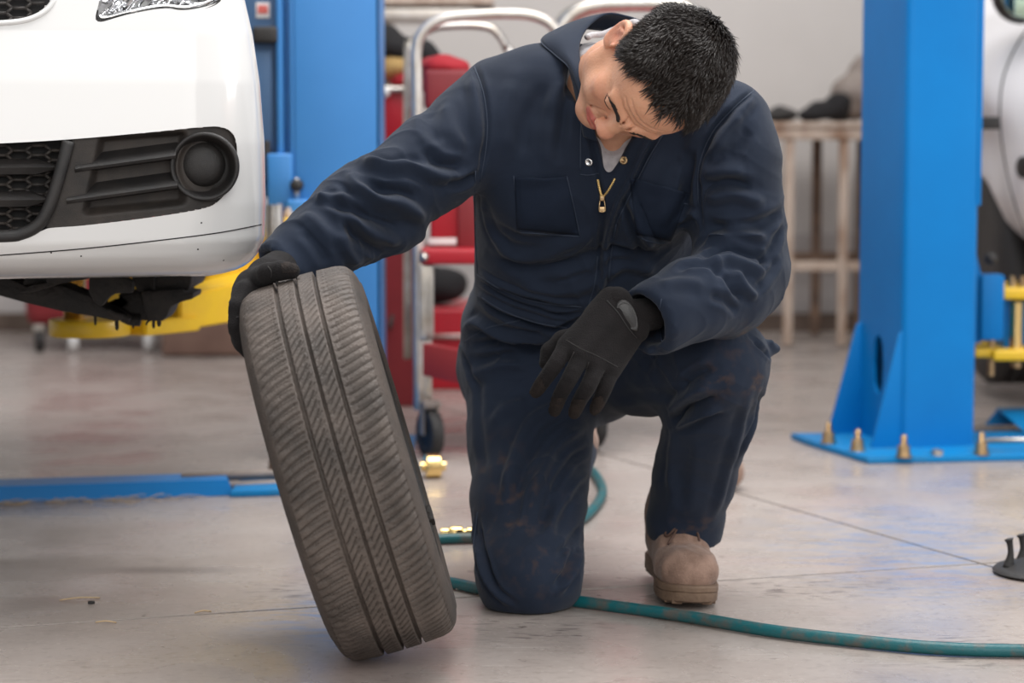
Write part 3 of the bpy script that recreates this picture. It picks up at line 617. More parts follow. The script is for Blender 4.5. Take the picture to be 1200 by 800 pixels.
# ================================================================== RED ROLLING CABINET + BOX, far left under the car
YK = 8.6; t = thing('tool_cabinet', 'blurred low red cabinet on casters far behind the yellow lift arm', 'cabinet', G(100, 398)*[1, 0, 0]+[0, YK+.2, 0])
x0, x1 = xat(25, YK), xat(190, YK)
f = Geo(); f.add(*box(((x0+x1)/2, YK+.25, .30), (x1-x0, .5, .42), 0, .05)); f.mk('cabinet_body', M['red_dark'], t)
for k, (px, mm) in enumerate(((44, 'black_rubber'), (83, 'white_plastic'), (172, 'white_plastic'))):
    c = np.array([xat(px, YK-.02), YK-.02, .042]); g = Geo(); g.add(*lathe([(0, -.016), (.034, -.016), (.040, -.010), (.040, .010), (.034, .016), (0, .016)], c, (1, .3, 0), 24)); cw = g.mk('caster', M[mm], t)
    g = Geo(); g.add(*box(c+[0, .01, .042], (.04, .05, .03), 0, .005)); g.mk('fork', M['steel'], cw)
g = Geo(); g.add(*box((xat(238, 8.4), 8.6, .17), (.30, .4, .33), 0, .01)); g.mk('cardboard_box', M['cardboard'], label='blurred brown box on the floor below the yellow lift arm', cat='box')

# ================================================================== RED TOOL CART behind the man
YT = 6.2; ct = thing('tool_cart', 'red tool cart with bent chrome handles on casters, behind the kneeling man', 'tool cart', (.12, YT+.25, 0))
def ctube(pts, r, m, name, n=8): g = Geo(); g.add(*tube(pts, r, 14, n)); return g.mk(name, m, ct)
ctube([P(491, 480, 5.95), P(490, 300, 5.95), P(489, 110, 5.95), P(488, 62, 5.95), P(495, 38, 5.95), P(515, 23, 5.95), P(545, 18, 5.95), P(590, 16, 5.95), P(622, 18, 5.95), P(645, 28, 5.95), P(660, 50, 5.95), P(664, 90, 5.95), P(664, 480, 5.95)], .0135, M['tube_steel'], 'handle_frame', 5)
ctube([P(478, 420, 6.55), P(478, 85, 6.55), P(484, 50, 6.55), P(505, 34, 6.55), P(530, 30, 6.55), P(560, 30, 6.55), P(580, 36, 6.55), P(594, 58, 6.55), P(597, 90, 6.55), P(597, 420, 6.55)], .0115, M['steel'], 'handle_frame', 5)
g = Geo(); g.add(*pbox(491, 310, 508, 398, 5.93, .035, .004)); g.mk('leg', M['steel'], ct)
g = Geo(); g.add(*pbox(492, 398, 506, 478, 5.95, .03, .004)); g.mk('leg', M['steel'], ct)
g = Geo(); g.add(*pbox(810, 250, 826, 470, 6.25, .03, .004)); g.mk('leg', M['steel'], ct)
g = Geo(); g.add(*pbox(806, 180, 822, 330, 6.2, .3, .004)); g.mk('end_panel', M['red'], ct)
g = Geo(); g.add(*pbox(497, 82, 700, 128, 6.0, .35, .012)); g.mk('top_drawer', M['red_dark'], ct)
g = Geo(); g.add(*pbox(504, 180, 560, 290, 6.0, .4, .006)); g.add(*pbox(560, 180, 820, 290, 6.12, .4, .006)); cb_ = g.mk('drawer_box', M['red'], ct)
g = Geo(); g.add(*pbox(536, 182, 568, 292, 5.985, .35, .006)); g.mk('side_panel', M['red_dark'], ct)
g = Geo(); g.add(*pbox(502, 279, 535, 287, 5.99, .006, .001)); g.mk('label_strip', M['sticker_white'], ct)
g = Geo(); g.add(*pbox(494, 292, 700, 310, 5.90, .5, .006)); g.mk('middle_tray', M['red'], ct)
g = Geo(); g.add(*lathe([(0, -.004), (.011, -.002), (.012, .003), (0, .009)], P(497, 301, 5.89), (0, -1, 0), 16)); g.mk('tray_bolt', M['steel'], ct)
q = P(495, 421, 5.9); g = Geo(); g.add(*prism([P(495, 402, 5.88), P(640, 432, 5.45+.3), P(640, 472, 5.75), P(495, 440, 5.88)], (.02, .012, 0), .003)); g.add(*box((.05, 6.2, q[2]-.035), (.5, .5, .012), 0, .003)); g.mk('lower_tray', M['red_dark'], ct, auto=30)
for k, (px, py, Y) in enumerate(((500, 540, 5.93), (690, 530, 6.1), (810, 520, 6.5))):
    c = P(px+4, 509, Y); c[2] = .062; g = Geo(); g.add(*lathe([(0, -.012), (.035, -.012), (.040, -.017), (.058, -.015), (.062, -.008), (.062, .008), (.058, .015), (.040, .017), (.035, .012), (0, .012)], c, (1, .45, 0), 32)); cw = g.mk('caster', M['black_rubber'], ct, auto=40)
    g = Geo(); g.add(*box(c+[0, 0, .072], (.045, .05, .018), .3, .004)); g.add(*box(c+[.016, -.01, .035], (.004, .03, .08), .42, .001)); g.add(*box(c+[-.02, .0, .035], (.004, .03, .08), .42, .001)); g.mk('fork', M['junk'], cw)
ctube([P(650, 300, 6.3), P(651, 110, 6.3), P(650, 70, 6.3), P(652, 42, 6.3), P(668, 19, 6.3), P(695, 7, 6.3), P(735, 4, 6.3), P(780, 5, 6.3), P(808, 12, 6.3), P(826, 28, 6.3), P(832, 60, 6.3), P(832, 110, 6.3), P(832, 250, 6.3)], .022, M['steel'], 'handle_frame', 6)
# things on and near the cart
g = Geo(); g.add(*lathe([(0, -.018), (.026, -.018), (.029, -.015), (.029, .015), (.026, .018), (0, .018)], P(507, 546, 5.6), (1, .2, 0), 28)); g.add(*lathe([(.012, -.03), (.012, .03)], P(507, 546, 5.6), (1, .2, 0), 12)); tag(g.mk('cable_sheave', M['brass_bright'], auto=35), 'small brass cable roller low down just right of the tyre', 'roller')
# rack on wall-side with dark shelf
YR = 7.4; rk = thing('tool_cabinet', 'low red cabinet carrying a black bag, seen behind the chrome cart leg', 'cabinet', (xat(497, YR), YR+.2, 0))
zc = P(500, 358, YR)[2]; g = Geo(); g.add(*box((xat(505, YR), YR+.2, (zc)/2-.005), (xat(570, YR)-xat(440, YR), .4, zc-.01), 0, .008)); g.mk('cabinet_body', M['red'], rk)
g = Geo(); g.add(*pbox(505, 392, 548, 396, YR-.012, .02, .002)); g.mk('drawer_handle', M['steel'], rk)
lump('bag', [((xat(475, YR+.15), YR+.16, zc+.055), (.075, .1, .06)), ((xat(515, YR+.15), YR+.16, zc+.055), (.09, .1, .055)), ((xat(495, YR+.15), YR+.16, zc+.04), (.12, .1, .045)), ((xat(468, YR), YR+.14, zc+.11), (.02, .03, .035))], M['black_cloth'], 'black soft tool bag on the low red cabinet behind the cart', 'bag', noise=.004)
g = Geo(); g.add(*tube([P(459, 290, 7.0), P(460, 320, 7.0), P(462, 350, 7.0), P(457, 385, 6.95)], .006, 8)); tag(g.mk('cable', M['black_rubber']), 'black cable hanging beside the left blue column', 'cable')
bk = thing('storage_rack', 'old steel rack with pale rails, partly hidden by the left blue column', 'rack', (xat(480, 8.2), 8.3, 0))
g = Geo(); g.add(*pbox(300, -6, 577, 6, 8.0, .35, .008)); g.mk('shelf', M['rust'], bk)
g = Geo(); g.add(*pbox(300, 10, 556, 24, 8.0, .35, .006)); g.mk('shelf', M['tube_steel'], bk)
g = Geo(); g.add(*pbox(300, 3, 575, 10, 8.03, .3, .004)); g.mk('shelf_gap', M['dark_gap'], bk)
for px in (452, 360): g = Geo(); x = xat(px, 8.35); zz = P(px, 10, 8.3)[2]; g.add(*box((x, 8.33, zz/2), (.035, .035, zz), 0, .003)); g.mk('rack_post', M['rust_dark'], bk)
# stuff lying on the left end: red bin with caps and gloves
YQ = 6.9; bn = thing('tool_bin', 'red tool chest with a grey-rimmed tray, right of the left blue column', 'tool chest', (xat(470, YQ), YQ+.15, 0))
ztop = P(470, 108, YQ)[2]; zbo = P(470, 172, YQ)[2]
g = Geo(); g.add(*box((xat(462, YQ), YQ+.15, (ztop+zbo)/2), (xat(490, YQ)-xat(434, YQ), .3, ztop-zbo), 0, .008)); g.mk('chest_drawer', M['red'], bn)
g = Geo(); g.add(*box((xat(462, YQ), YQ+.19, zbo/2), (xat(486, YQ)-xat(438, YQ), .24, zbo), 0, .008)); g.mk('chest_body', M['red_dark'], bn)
g = Geo(); g.add(*tube([(xat(436, YQ), YQ-.0, ztop+.03), (xat(447, YQ), YQ-.01, ztop+.012), (xat(470, YQ), YQ-.01, ztop+.008), (xat(492, YQ), YQ-.01, ztop+.012)], .010, 10)); g.mk('tray_rim', M['steel'], bn)
g = Geo(); g.add(*lathe([(0, -.017), (.013, -.012), (.0175, 0), (.013, .012), (0, .017)], P(450, 108, YQ-.04), Zv, 20)); g.mk('knob', M['white_plastic'], bn)
lump('cloth', [((xat(478, YQ), YQ+.12, ztop+.035), (.055, .07, .035)), ((xat(490, YQ), YQ+.14, ztop+.03), (.04, .06, .03))], M['red_cloth'], 'crumpled red cloth in the tray of the red tool chest', 'cloth')
lump('cap', [((xat(460, YQ), YQ+.15, ztop+.075), (.055, .06, .045)), ((xat(470, YQ), YQ+.12, ztop+.065), (.05, .05, .03))], M['tan_cloth'], 'tan cloth cap or glove heap on the red tool chest', 'cloth')
lump('jacket', [((xat(465, YQ), YQ+.16, ztop+.125), (.07, .07, .045)), ((xat(450, YQ), YQ+.16, ztop+.15), (.05, .06, .05)), ((xat(498, YQ), YQ+.16, ztop+.10), (.04, .05, .05))], M['black_cloth'], 'black bundled cloth on top of the tan one, red tool chest', 'cloth')
zz = P(530, 84, 6.05)[2]
lump('cloth', [((xat(522, 6.2), 6.16, zz+.012), (.06, .09, .03)), ((xat(508, 6.2), 6.18, zz+.01), (.04, .07, .028))], M['red_cloth'], 'red cloth lying on top of the red tool cart drawer', 'cloth')

# ================================================================== SMALL THINGS ON THE FLOOR
bc = G(1232, 672)
pad = thing('lift_adapter', 'black rubber and metal three-pronged plate on the floor at the right edge', 'adapter', bc)
g = Geo(); g.add(*lathe([(0, .006), (.085, .003), (.104, .002), (.108, .006), (.102, .012), (.085, .013), (.055, .026), (.03, .03), (0, .03)], bc, Zv, 48)); g.mk('disc', M['black_rubber'], pad, auto=60)
for k, (x, y) in enumerate(((-.080, .0), (-.048, .045), (.02, -.03))):
    b0 = bc+np.array([x, y, .012]); g = Geo(); g.add(*tube([b0, b0+[.004, 0, .025], b0+[.002, 0, .045], b0+[.0, 0, .053]], [.011, .006, .006, .0085], 12)); g.mk('prong', M['black_rubber'], pad)
for k in range(3):
    an = 2.2+k*2.1; c = bc+np.array([math.cos(an)*.05, math.sin(an)*.05, .018]); g = Geo(); g.add(*prism([c+[-.02, 0, 0], c+[.02, .0, 0], c+[.012, 0, .02], c+[-.008, 0, .022]], (0, .006, 0), .002)); g.mk('rib', M['black_rubber'], pad)
q = G(857, 577); q[1] += .05
lump('tan_bundle', [(q+[0, 0, .04], (.035, .05, .04)), (q+[-.02, 0, .05], (.04, .05, .05))], M['boot'], 'small tan rounded bundle on the floor behind the left boot', 'bundle', h=.008, noise=.002)
g = Geo(); g.add(*lathe([(0, 0), (.006, 0), (.006, .004), (0, .005)], G(107, 707), Zv, 12)); g.mk('screw_cap', M['black_rubber'], label='tiny black cap on the concrete at the lower left', cat='cap')
# hose
hp = [(1300, 761), (1200, 763), (1100, 760), (1000, 751), (900, 739), (800, 722), (720, 711), (660, 703), (600, 697), (560, 690), (538, 685), (505, 678), (470, 660), (470, 640), (505, 633), (545, 631), (600, 630), (650, 621), (682, 608), (700, 590), (706, 575), (700, 560), (690, 550), (665, 545)]
R_h = .0105; g = Geo(); g.add(*tube([G(x, y, R_h)*[1, 1, 0]+[0, 0, R_h+.001] for x, y in hp], R_h, 14, 8)); hs = thing('air_hose', 'teal rubber air hose running along the floor past the boot', 'hose', G(900, 739)); g.mk('hose', M['hose'], hs)
c = G(523, 624, .02); g = Geo(); ax = np.array([1, .08, 0])
g.add(*lathe([(.006, -.012), (.010, -.01), (.010, .004), (.006, .005), (.012, .006), (.0135, .010), (.0135, .030), (.012, .033), (.007, .034), (.007, .040), (.011, .042), (.011, .052), (.006, .054), (.006, .060), (.010, .061), (.010, .078), (0, .08)], c, ax, 20)); g.mk('hose_coupling', M['brass_bright'], hs, auto=35)
g = Geo(); g.add(*tube([G(535, 686, .004)*[1, 1, 0]+[0, 0, .004]+[0, -.03, 0], G(556, 687, .004)*[1, 1, 0]+[0, 0, .004]+[0, -.03, 0]], .003, 8, 1)); g.mk('steel_rod', M['steel'], label='thin steel rod on the floor between the tyre and the knee', cat='rod')
# ================================================================== LEFT CAR: front corner of a raised white car
XC = -1.262; HW = .84
ZI = np.array([.575, .580, .586, .594, .602, .617, .64, .70, .80, .90, .98, 1.057, 1.15, 1.25, 1.33, 1.38]); IN = np.array([.10, .072, .050, .034, .024, .012, .003, 0, .001, .008, .019, .036, .065, .12, .22, .40])
def car_pt(s, z):
    """s: metres along the plan line from the centre, z: height"""
    ins = np.interp(z, ZI, IN); A_ = HW; rc = .155; k = .05; xf = A_-rc
    front = lambda x: 3.905+k*(x/A_)**2
    s = np.asarray(s, float); L1 = xf*1.01
    # front stretch, arc, side stretch
    x = np.clip(s/1.01, 0, xf); y = front(x); sl = math.atan(2*k*xf/A_**2); th = np.clip((s-L1)/rc, 0, math.pi/2-sl); ang = -math.pi/2+sl+th
    cx, cy = xf-rc*math.sin(sl), front(xf)+rc*math.cos(sl)
    X = np.where(s < L1, x, cx+rc*np.cos(ang)); Y = np.where(s < L1, y, cy+rc*np.sin(ang)); Le = L1+rc*(math.pi/2-sl); Y = np.where(s > Le, Y+(s-Le), Y)
    tx = np.where(s < L1, math.nan, 0); nx = np.where(s < L1, np.sin(np.arctan(2*k*x/A_**2)), np.cos(ang)); ny = np.where(s < L1, -np.cos(np.arctan(2*k*x/A_**2)), np.sin(ang)); nx = np.where(s > Le, 1, nx); ny = np.where(s > Le, 0, ny)
    off = A_-(cx+rc); return np.stack([XC+X+off*np.clip((X-xf*.5)/(xf*.5), 0, 1)-ins*nx, Y-ins*ny*1.6, np.broadcast_to(z, X.shape)], -1)
YAW = math.radians(8.5); YC_, YS_ = math.cos(YAW), math.sin(YAW); PV = np.array([XC+HW+.012, 4.13])
def yaw(V): V = np.array(V, float); x, y = V[..., 0]-PV[0], V[..., 1]-PV[1]; return np.stack([PV[0]+x*YC_-y*YS_, PV[1]+x*YS_+y*YC_, V[..., 2]], -1)
ss = np.r_[np.linspace(-1.2, .30, 24), np.arange(.306, 1.06, .0055), np.linspace(1.08, 2.3, 26)]
def car_s(s, z): # mirrored for the far half
    p = car_pt(abs(s), z); p[..., 0] = np.where(s < 0, 2*XC-p[..., 0], p[..., 0]); return p
zs = np.r_[.575, .5775, .580, .583, .587, .592, np.arange(.598, 1.13, .0055), np.linspace(1.14, 1.38, 14)]
S_, Z_ = np.meshgrid(ss, zs); CV = np.where((S_ < 0)[..., None], car_pt(np.abs(S_), Z_)*[-1, 1, 1]+[2*XC, 0, 0], car_pt(np.abs(S_), Z_)).reshape(-1, 3); CV = yaw(CV)
nu, nv = len(ss), len(zs); ii, jj = np.meshgrid(np.arange(nu-1), np.arange(nv-1)); ii, jj = ii.ravel(), jj.ravel()
CF = np.c_[jj*nu+ii, jj*nu+ii+1, (jj+1)*nu+ii+1, (jj+1)*nu+ii]
cbvh = bvh_of(CV, CF)
car = thing('car', 'white hatchback front corner with black fog lamp surround, raised on the lift at the left', 'car', (XC, 4.9, .575))
def inpoly(p, poly):
    x, y = p[:, 0], p[:, 1]; c = np.zeros(len(p), bool); n = len(poly)
    for i in range(n):
        x1, y1 = poly[i]; x2, y2 = poly[(i+1) % n]
        m = (y1 > y) != (y2 > y); c ^= m & (x < (x2-x1)*(y-y1)/(y2-y1+1e-12)+x1)
    return c
def nearest(p, poly):
    best = np.full(len(p), 1e9); out = p.copy(); n = len(poly)
    for i in range(n):
        a_, b_ = poly[i], poly[(i+1) % n]; ab = b_-a_; t = np.clip(((p-a_)@ab)/(ab@ab+1e-12), 0, 1); q = a_+t[:, None]*ab; d = np.linalg.norm(q-p, axis=1); m = d < best; best[m] = d[m]; out[m] = q[m]
    return out
OP = [catmull([(-300, 176), (-100, 172), (0, 168), (85, 163), (175, 155), (235, 149), (260, 149), (274, 158), (278, 178), (276, 200), (269, 220), (256, 236), (236, 245), (175, 255), (100, 264), (60, 267), (50, 270), (36, 276), (18, 279), (0, 280), (-100, 283), (-300, 283)], 4, True),
      catmull([(112, 22), (113, 14), (122, -18), (140, -70), (200, -95), (280, -70), (268, -20), (258, 0), (240, 8), (215, 12), (190, 10), (150, 17), (122, 25), (114, 25)], 4, True),
      catmull([(-300, 30), (-60, 27), (0, 24), (30, 21), (48, 12), (58, 2), (62, -12), (62, -60), (-100, -62), (-300, -60)], 4, True)]
front = (CV[:, 1] < 5.0) & (CV[:, 0] > -1.9)
PX = PJ(CV); cen = PX[CF].mean(1); ff = front[CF].all(1); keep = np.ones(len(CF), bool)
CV2 = CV.copy(); LIPS = []
for poly in OP:
    rm = inpoly(cen, poly) & ff & keep; F2 = CF[rm]
    if not len(F2): continue
    keep &= ~rm; used = np.zeros(len(CV), int); np.add.at(used, CF[keep & ff].ravel(), 1); inn = np.unique(F2); bd = inn[used[inn] > 0]
    tgt = nearest(PX[bd], poly)
    for v, (x, y) in zip(bd, tgt):
        h_ = hit(cbvh, x, y)
        if h_ is not None and np.linalg.norm(h_[0]-CV[v]) < .02: CV2[v] = h_[0]
    LIPS.append(set(bd.tolist()))
Fk = CF[keep]; g = Geo(); g.add(CV2, Fk)
# returned edges round every opening
ec = {}
for f in Fk:
    for a_, b_ in zip(f, np.roll(f, -1)): k_ = (min(a_, b_), max(a_, b_)); ec[k_] = ec.get(k_, 0)+1 if k_ in ec else (1 if True else 0)
allb = set().union(*LIPS); NB = vnorm(CV, CF); NB *= -np.sign(NB[:, 1].sum()) if NB[front, 1].sum() > 0 else 1
lipV = []; lipF = []; im = {}
for (a_, b_), c_ in ec.items():
    if c_ == 1 and a_ in allb and b_ in allb:
        for v in (a_, b_):
            if v not in im:
                im[v] = len(lipV); lipV.append(CV2[v]); lipV.append(CV2[v]+np.array([0, .004, 0])); lipV.append(CV2[v]+np.array([0, .03, 0]))
        for o_ in (0, 1): lipF.append((im[a_]+o_, im[b_]+o_, im[b_]+o_+1, im[a_]+o_+1))
g.add(lipV, lipF); body = g.mk('bumper_and_wing', M['white_paint'], car, auto=50)
# bonnet top, far side and floor pan close the body
hb = [car_pt(np.array(s), 1.38) for s in np.linspace(0, 2.3, 30)]; hb = np.array(hb); hm = hb.copy(); hm[:, 0] = 2*XC-hm[:, 0]; hb = yaw(hb); hm = yaw(hm)
gg = np.stack([hm, (hm*.75+hb*.25)+[0, 0, .03], (hm+hb)/2+[0, 0, .045], (hm*.25+hb*.75)+[0, 0, .03], hb]); n_ = gg.shape[1]
mk('bonnet', gg.reshape(-1, 3), [(j*n_+i, j*n_+i+1, (j+1)*n_+i+1, (j+1)*n_+i) for j in range(4) for i in range(n_-1)], M['white_paint'], car)
def on_car(px, py, d=0.):
    h_ = hit(cbvh, px, py)
    if h_ is None: return P(px, py, 4.1+d)
    return h_[0]+np.array([-.12, .99, 0])*d
def relief(name, poly, depth, m, parent, step=1.6, thick=.004, **kw):
    poly = np.array(poly, float); x0, y0 = poly.min(0)-step; x1, y1 = poly.max(0)+step; xs = np.arange(x0, x1+step, step); ys = np.arange(y0, y1+step, step)
    XX, YY = np.meshgrid(xs, ys); pts = np.c_[XX.ravel(), YY.ravel()]; nx_ = len(xs); i_, j_ = np.meshgrid(np.arange(nx_-1), np.arange(len(ys)-1)); i_, j_ = i_.ravel(), j_.ravel()
    Q = np.c_[j_*nx_+i_, j_*nx_+i_+1, (j_+1)*nx_+i_+1, (j_+1)*nx_+i_]; k_ = inpoly(pts[Q].mean(1), poly); Q = Q[k_]
    u = np.unique(Q); out = ~inpoly(pts[u], poly); pts[u[out]] = nearest(pts[u[out]], poly); re = np.full(len(pts), -1); re[u] = np.arange(len(u)); D_ = depth(pts[u, 0], pts[u, 1])
    V = np.array([on_car(p[0], p[1], d) for p, d in zip(pts[u], D_)]); return mk(name, V, re[Q][:, ::-1], m, parent, **kw)
sm = lambda x, a_, b_: (lambda t: t*t*(3-2*t))(np.clip((x-a_)/(b_-a_+1e-9), 0, 1))
# fog lamp surround (right of the divider)
FP = catmull([(86, 163), (175, 155), (235, 149), (260, 149), (274, 158), (278, 178), (276, 200), (269, 220), (256, 236), (236, 245), (175, 255), (100, 264), (54, 267), (62, 240), (74, 200)], 4, True)
def bez(x, y):
    le = 120-(y-165)*.22; top = 161-(x-100)*.075; bot = 255-(x-100)*.10
    inside = sm(x, le-7, le+3)*(1-sm(x, 207, 222))*sm(y, top, top+7)*(1-sm(y, bot-12, bot))
    rr = np.hypot((x-241)/.93, y-195); dish = 1-sm(rr, 36, 44)
    return .006+.024*inside*(1-dish)+.020*dish*0+.012*(1-sm(rr, 30, 40))
fog = relief('fog_lamp_surround', FP, bez, M['dusty_plastic'], car)
for (xa, ya, xb, yb, up0, up1) in ((88, 198, 206, 182, 4, 18), (78, 235, 208, 217, 4, 19)):          # two blades
    sec = []; n_ = 20
    for k in range(n_+1):
        t_k = k/n_; x = xa+(xb-xa)*t_k; y = ya+(yb-ya)*t_k; rise = up0+(up1-up0)*min(1, max(0, t_k-.02)/.22); dp = .008+.024*min(1, t_k/.25)
        sec.append([on_car(x, y-2.2, .001), on_car(x, y, -.0005), on_car(x, y+3.2, .002), on_car(x, y+5.5, dp), on_car(x+2, y-rise, dp+.003), on_car(x+1, y-4, .004)])
    V = np.array(sec).reshape(-1, 3); Fv = [(i*6+k, i*6+(k+1) % 6, (i+1)*6+(k+1) % 6, (i+1)*6+k) for i in range(n_) for k in range(6)]+[tuple(range(6))[::-1], tuple(n_*6+k for k in range(6))]
    mk('blade', V, Fv, M['black_plastic'], fog, auto=40)
cF = on_car(240, 195); nF = np.array([.04, -1, -.02]); sF = 4.12/FPX
g = Geo(); g.add(*lathe([(.0475, -.03), (.0555, -.012), (.0560, .003), (.0545, .0085), (.0515, .0090), (.0490, .006), (.0455, -.004), (.0400, -.020), (.034, -.024)], cF, nF, 56)); g.mk('lamp_ring', M['black_plastic'], fog)
g = Geo(); g.add(*lathe([(.037, -.030), (.036, -.018), (.034, -.010), (.028, -.004), (.02, .0), (.01, .0022), (0, .003)], cF+np.array([-.005, 0, .002]), nF, 48)); g.mk('lamp_blank', M['black_plastic'], fog)
# divider bar and lower grille
g = Geo(); g.add(*tube([on_car(80, 166, .004), on_car(74, 190, .001), on_car(66, 218, .001), on_car(56, 246, .002), on_car(44, 264, .003), on_car(25, 274, .004), on_car(0, 277, .004), on_car(-120, 280, .004)], .0105, 12, 5)); g.mk('grille_frame', M['black_plastic'], car)
GP = np.array([(-300, 172), (0, 164), (88, 160), (82, 200), (72, 240), (62, 274), (30, 284), (0, 286), (-300, 288)])
relief('grille_backing', GP, lambda x, y: .045+0*x, M['dark_gap'], car, step=6)
def honeycomb(x0, x1, y0, y1, w_, h_, ok, dpt, r):
    gm = Geo()
    for c_ in range(int((x1-x0)/(.76*w_))+1):
        for r_ in range(int((y1-y0)/h_)+2):
            cx_, cy_ = x0+c_*.76*w_, y0+r_*h_+(h_/2 if c_ % 2 else 0); pts = [(cx_-w_*.5, cy_), (cx_-w_*.26, cy_-h_*.5), (cx_+w_*.26, cy_-h_*.5), (cx_+w_*.5, cy_)]
            for k in (0, 1, 2):
                (xa, ya), (xb, yb) = pts[k], pts[k+1]
                if ok((xa+xb)/2, (ya+yb)/2): gm.add(*tube([on_car(xa, ya, dpt), on_car(xb, yb, dpt)], r, 6, 1, flat=(1, 1)))
    return gm
gm = honeycomb(-230, 90, 165, 285, 30, 11.5, lambda x, y: x+(y-170)*.27 < 72 and 168 < y < 276, .028, .0030)
tag(gm.mk('grille_mesh', M['dusty_plastic'], car), kind='stuff')
for ya, yb, x1 in ((198, 196, 64), (237, 234, 54)):
    V = []; n_ = 14
    for k in range(n_+1):
        x = -240+(x1+240)*k/n_; y = ya+(yb-ya)*k/n_+(-240-x)*0; e = 1-.7*(k == n_)
        V += [on_car(x, y-9*e, .018), on_car(x, y, .004), on_car(x, y+8*e, .010), on_car(x, y+9*e, .028), on_car(x, y-10*e, .028)]
    mk('grille_bar', V, [(i*5+k, i*5+(k+1) % 5, (i+1)*5+(k+1) % 5, (i+1)*5+k) for i in range(n_) for k in range(5)]+[(0, 1, 2, 3, 4)[::-1], tuple(n_*5+k for k in range(5))], M['black_plastic'], car, auto=40)
# upper grille
relief('upper_grille_backing', OP[2], lambda x, y: .035+0*x, M['dark_gap'], car, step=6)
gm = honeycomb(-230, 60, -60, 24, 30, 11.5, lambda x, y: x < 52-max(0, y-4)*1.2, .02, .0030)
tag(gm.mk('upper_grille_mesh', M['dusty_plastic'], car), kind='stuff')
g = Geo(); g.add(*tube([on_car(x, y, -.002) for x, y in ((-260, 33), (-60, 29), (0, 27), (32, 23), (54, 12), (64, -4), (65, -30))], .0045, 8, 5)); g.mk('grille_lip', M['white_paint'], car)
# headlamp
hl = relief('headlamp', OP[1], lambda x, y: .018+.014*np.sin(x/7.)*np.sin(y/5.+x/11.)+.035*sm(y, 12, -30), M['reflector'], car, step=2.2)
g = Geo(); e = [on_car(x, y, .0035) for x, y in catmull([(113, 12), (112, 21), (116, 25), (128, 24), (150, 19), (190, 12), (215, 14), (240, 10), (256, 2), (268, -18)], 4)]; g.add(*tube(e, .0032, 8, 1)); g.mk('lamp_seal', M['dark_gap'], hl)
g = Geo(); e = [on_car(x, y, .004) for x, y in catmull([(116, 18), (122, 21), (150, 14), (190, 7), (215, 9), (238, 5), (252, -3)], 4)]; g.add(*tube(e, .0035, 8, 1)); g.mk('lamp_bezel', M['chrome'], hl)
g = Geo(); g.add(*lathe([(.002, -.03), (.03, -.024), (.045, -.008), (.048, .0), (.045, .002)], on_car(216, -18, .02), (.05, -1, -.05), 40)); g.mk('lamp_reflector', M['chrome'], hl)
g = Geo(); g.add(*lathe([(.002, -.03), (.02, -.024), (.030, -.006), (.032, .0), (.030, .002)], on_car(163, -10, .02), (.05, -1, -.05), 32)); g.mk('lamp_reflector', M['chrome'], hl)
relief('lamp_lens', OP[1], lambda x, y: .001+0*x, M['clear'], hl, step=6)
# panel seam above the lower lip
surf_strip([(-60, 303), (0, 299), (100, 291), (200, 280), (260, 272), (306, 263)], .0011, M['dark_gap'], 'panel_seam', car, cbvh, off=.0002)
for px, py in ((236, 261), (60, 296), (95, 300), (232, 292), (262, 305)): 
    h_ = hit(cbvh, px, py)
    if h_: g = Geo(); g.add(*lathe([(.0016, -.001), (.0014, .0004), (0, .0005)], h_[0], h_[1], 8)); g.mk('chip', M['dark_gap'], car)
# ---- under the bumper: plates, cross member, brackets (each at its own depth, real thickness)
def zz8(L_): return [(x*.21667, 290+y*.21667) for x, y in L_]
def under(name, pts, Y, th, m='underbody', bev=.005, slope=0.):
    g = Geo(); pv = [P(x, y, Y) for x, y in zz8(pts)]; g.add(*prism(pv, (0, th, slope), bev)); return g.mk(name, M[m], car, auto=35)
under('bumper_underside', [(230, 85), (620, 78), (1180, 45), (1200, 58), (1060, 82), (1030, 78), (620, 98), (520, 104), (250, 118)], 4.22, .3)
under('cross_member', [(-400, 130), (0, 145), (60, 170), (150, 212), (330, 203), (480, 262), (560, 325), (660, 378), (640, 402), (500, 372), (330, 345), (130, 298), (0, 262), (-400, 180)], 4.42, .09)
under('splash_flap', [(240, 110), (525, 98), (520, 132), (480, 168), (330, 195), (250, 190)], 4.32, .02, bev=.002)
under('splash_flap', [(95, 236), (180, 200), (275, 188), (335, 194), (170, 243), (110, 245)], 4.34, .05, bev=.003)
under('side_plate', [(150, 100), (270, 110), (280, 190), (180, 200), (120, 205)], 4.38, .03)
under('side_plate', [(480, 100), (622, 93), (628, 148), (700, 168), (718, 190), (718, 236), (708, 246), (620, 250), (585, 272), (548, 322), (505, 295), (478, 240)], 4.36, .03)
under('gear_case', [(740, 85), (1045, 72), (1035, 195), (1020, 232), (745, 240), (720, 200), (716, 165), (690, 150), (690, 86)], 4.46, .22)
under('gear_case_rib', [(825, 82), (842, 82), (836, 236), (815, 236)], 4.45, .03, bev=.003)
under('lower_bracket', [(760, 236), (985, 225), (1010, 246), (1048, 246), (1045, 278), (985, 292), (922, 322), (905, 368), (880, 398), (805, 398), (780, 330)], 4.44, .12)
under('lower_arm', [(640, 250), (760, 240), (810, 398), (700, 390), (600, 340), (548, 322), (570, 300), (640, 318), (672, 296), (640, 270)], 4.50, .12)
under('gear_case', [(0, -20), (250, -40), (620, -60), (1040, -60), (1040, 90), (620, 90), (250, 120), (130, 150), (0, 110)], 4.9, .25)
g = Geo()
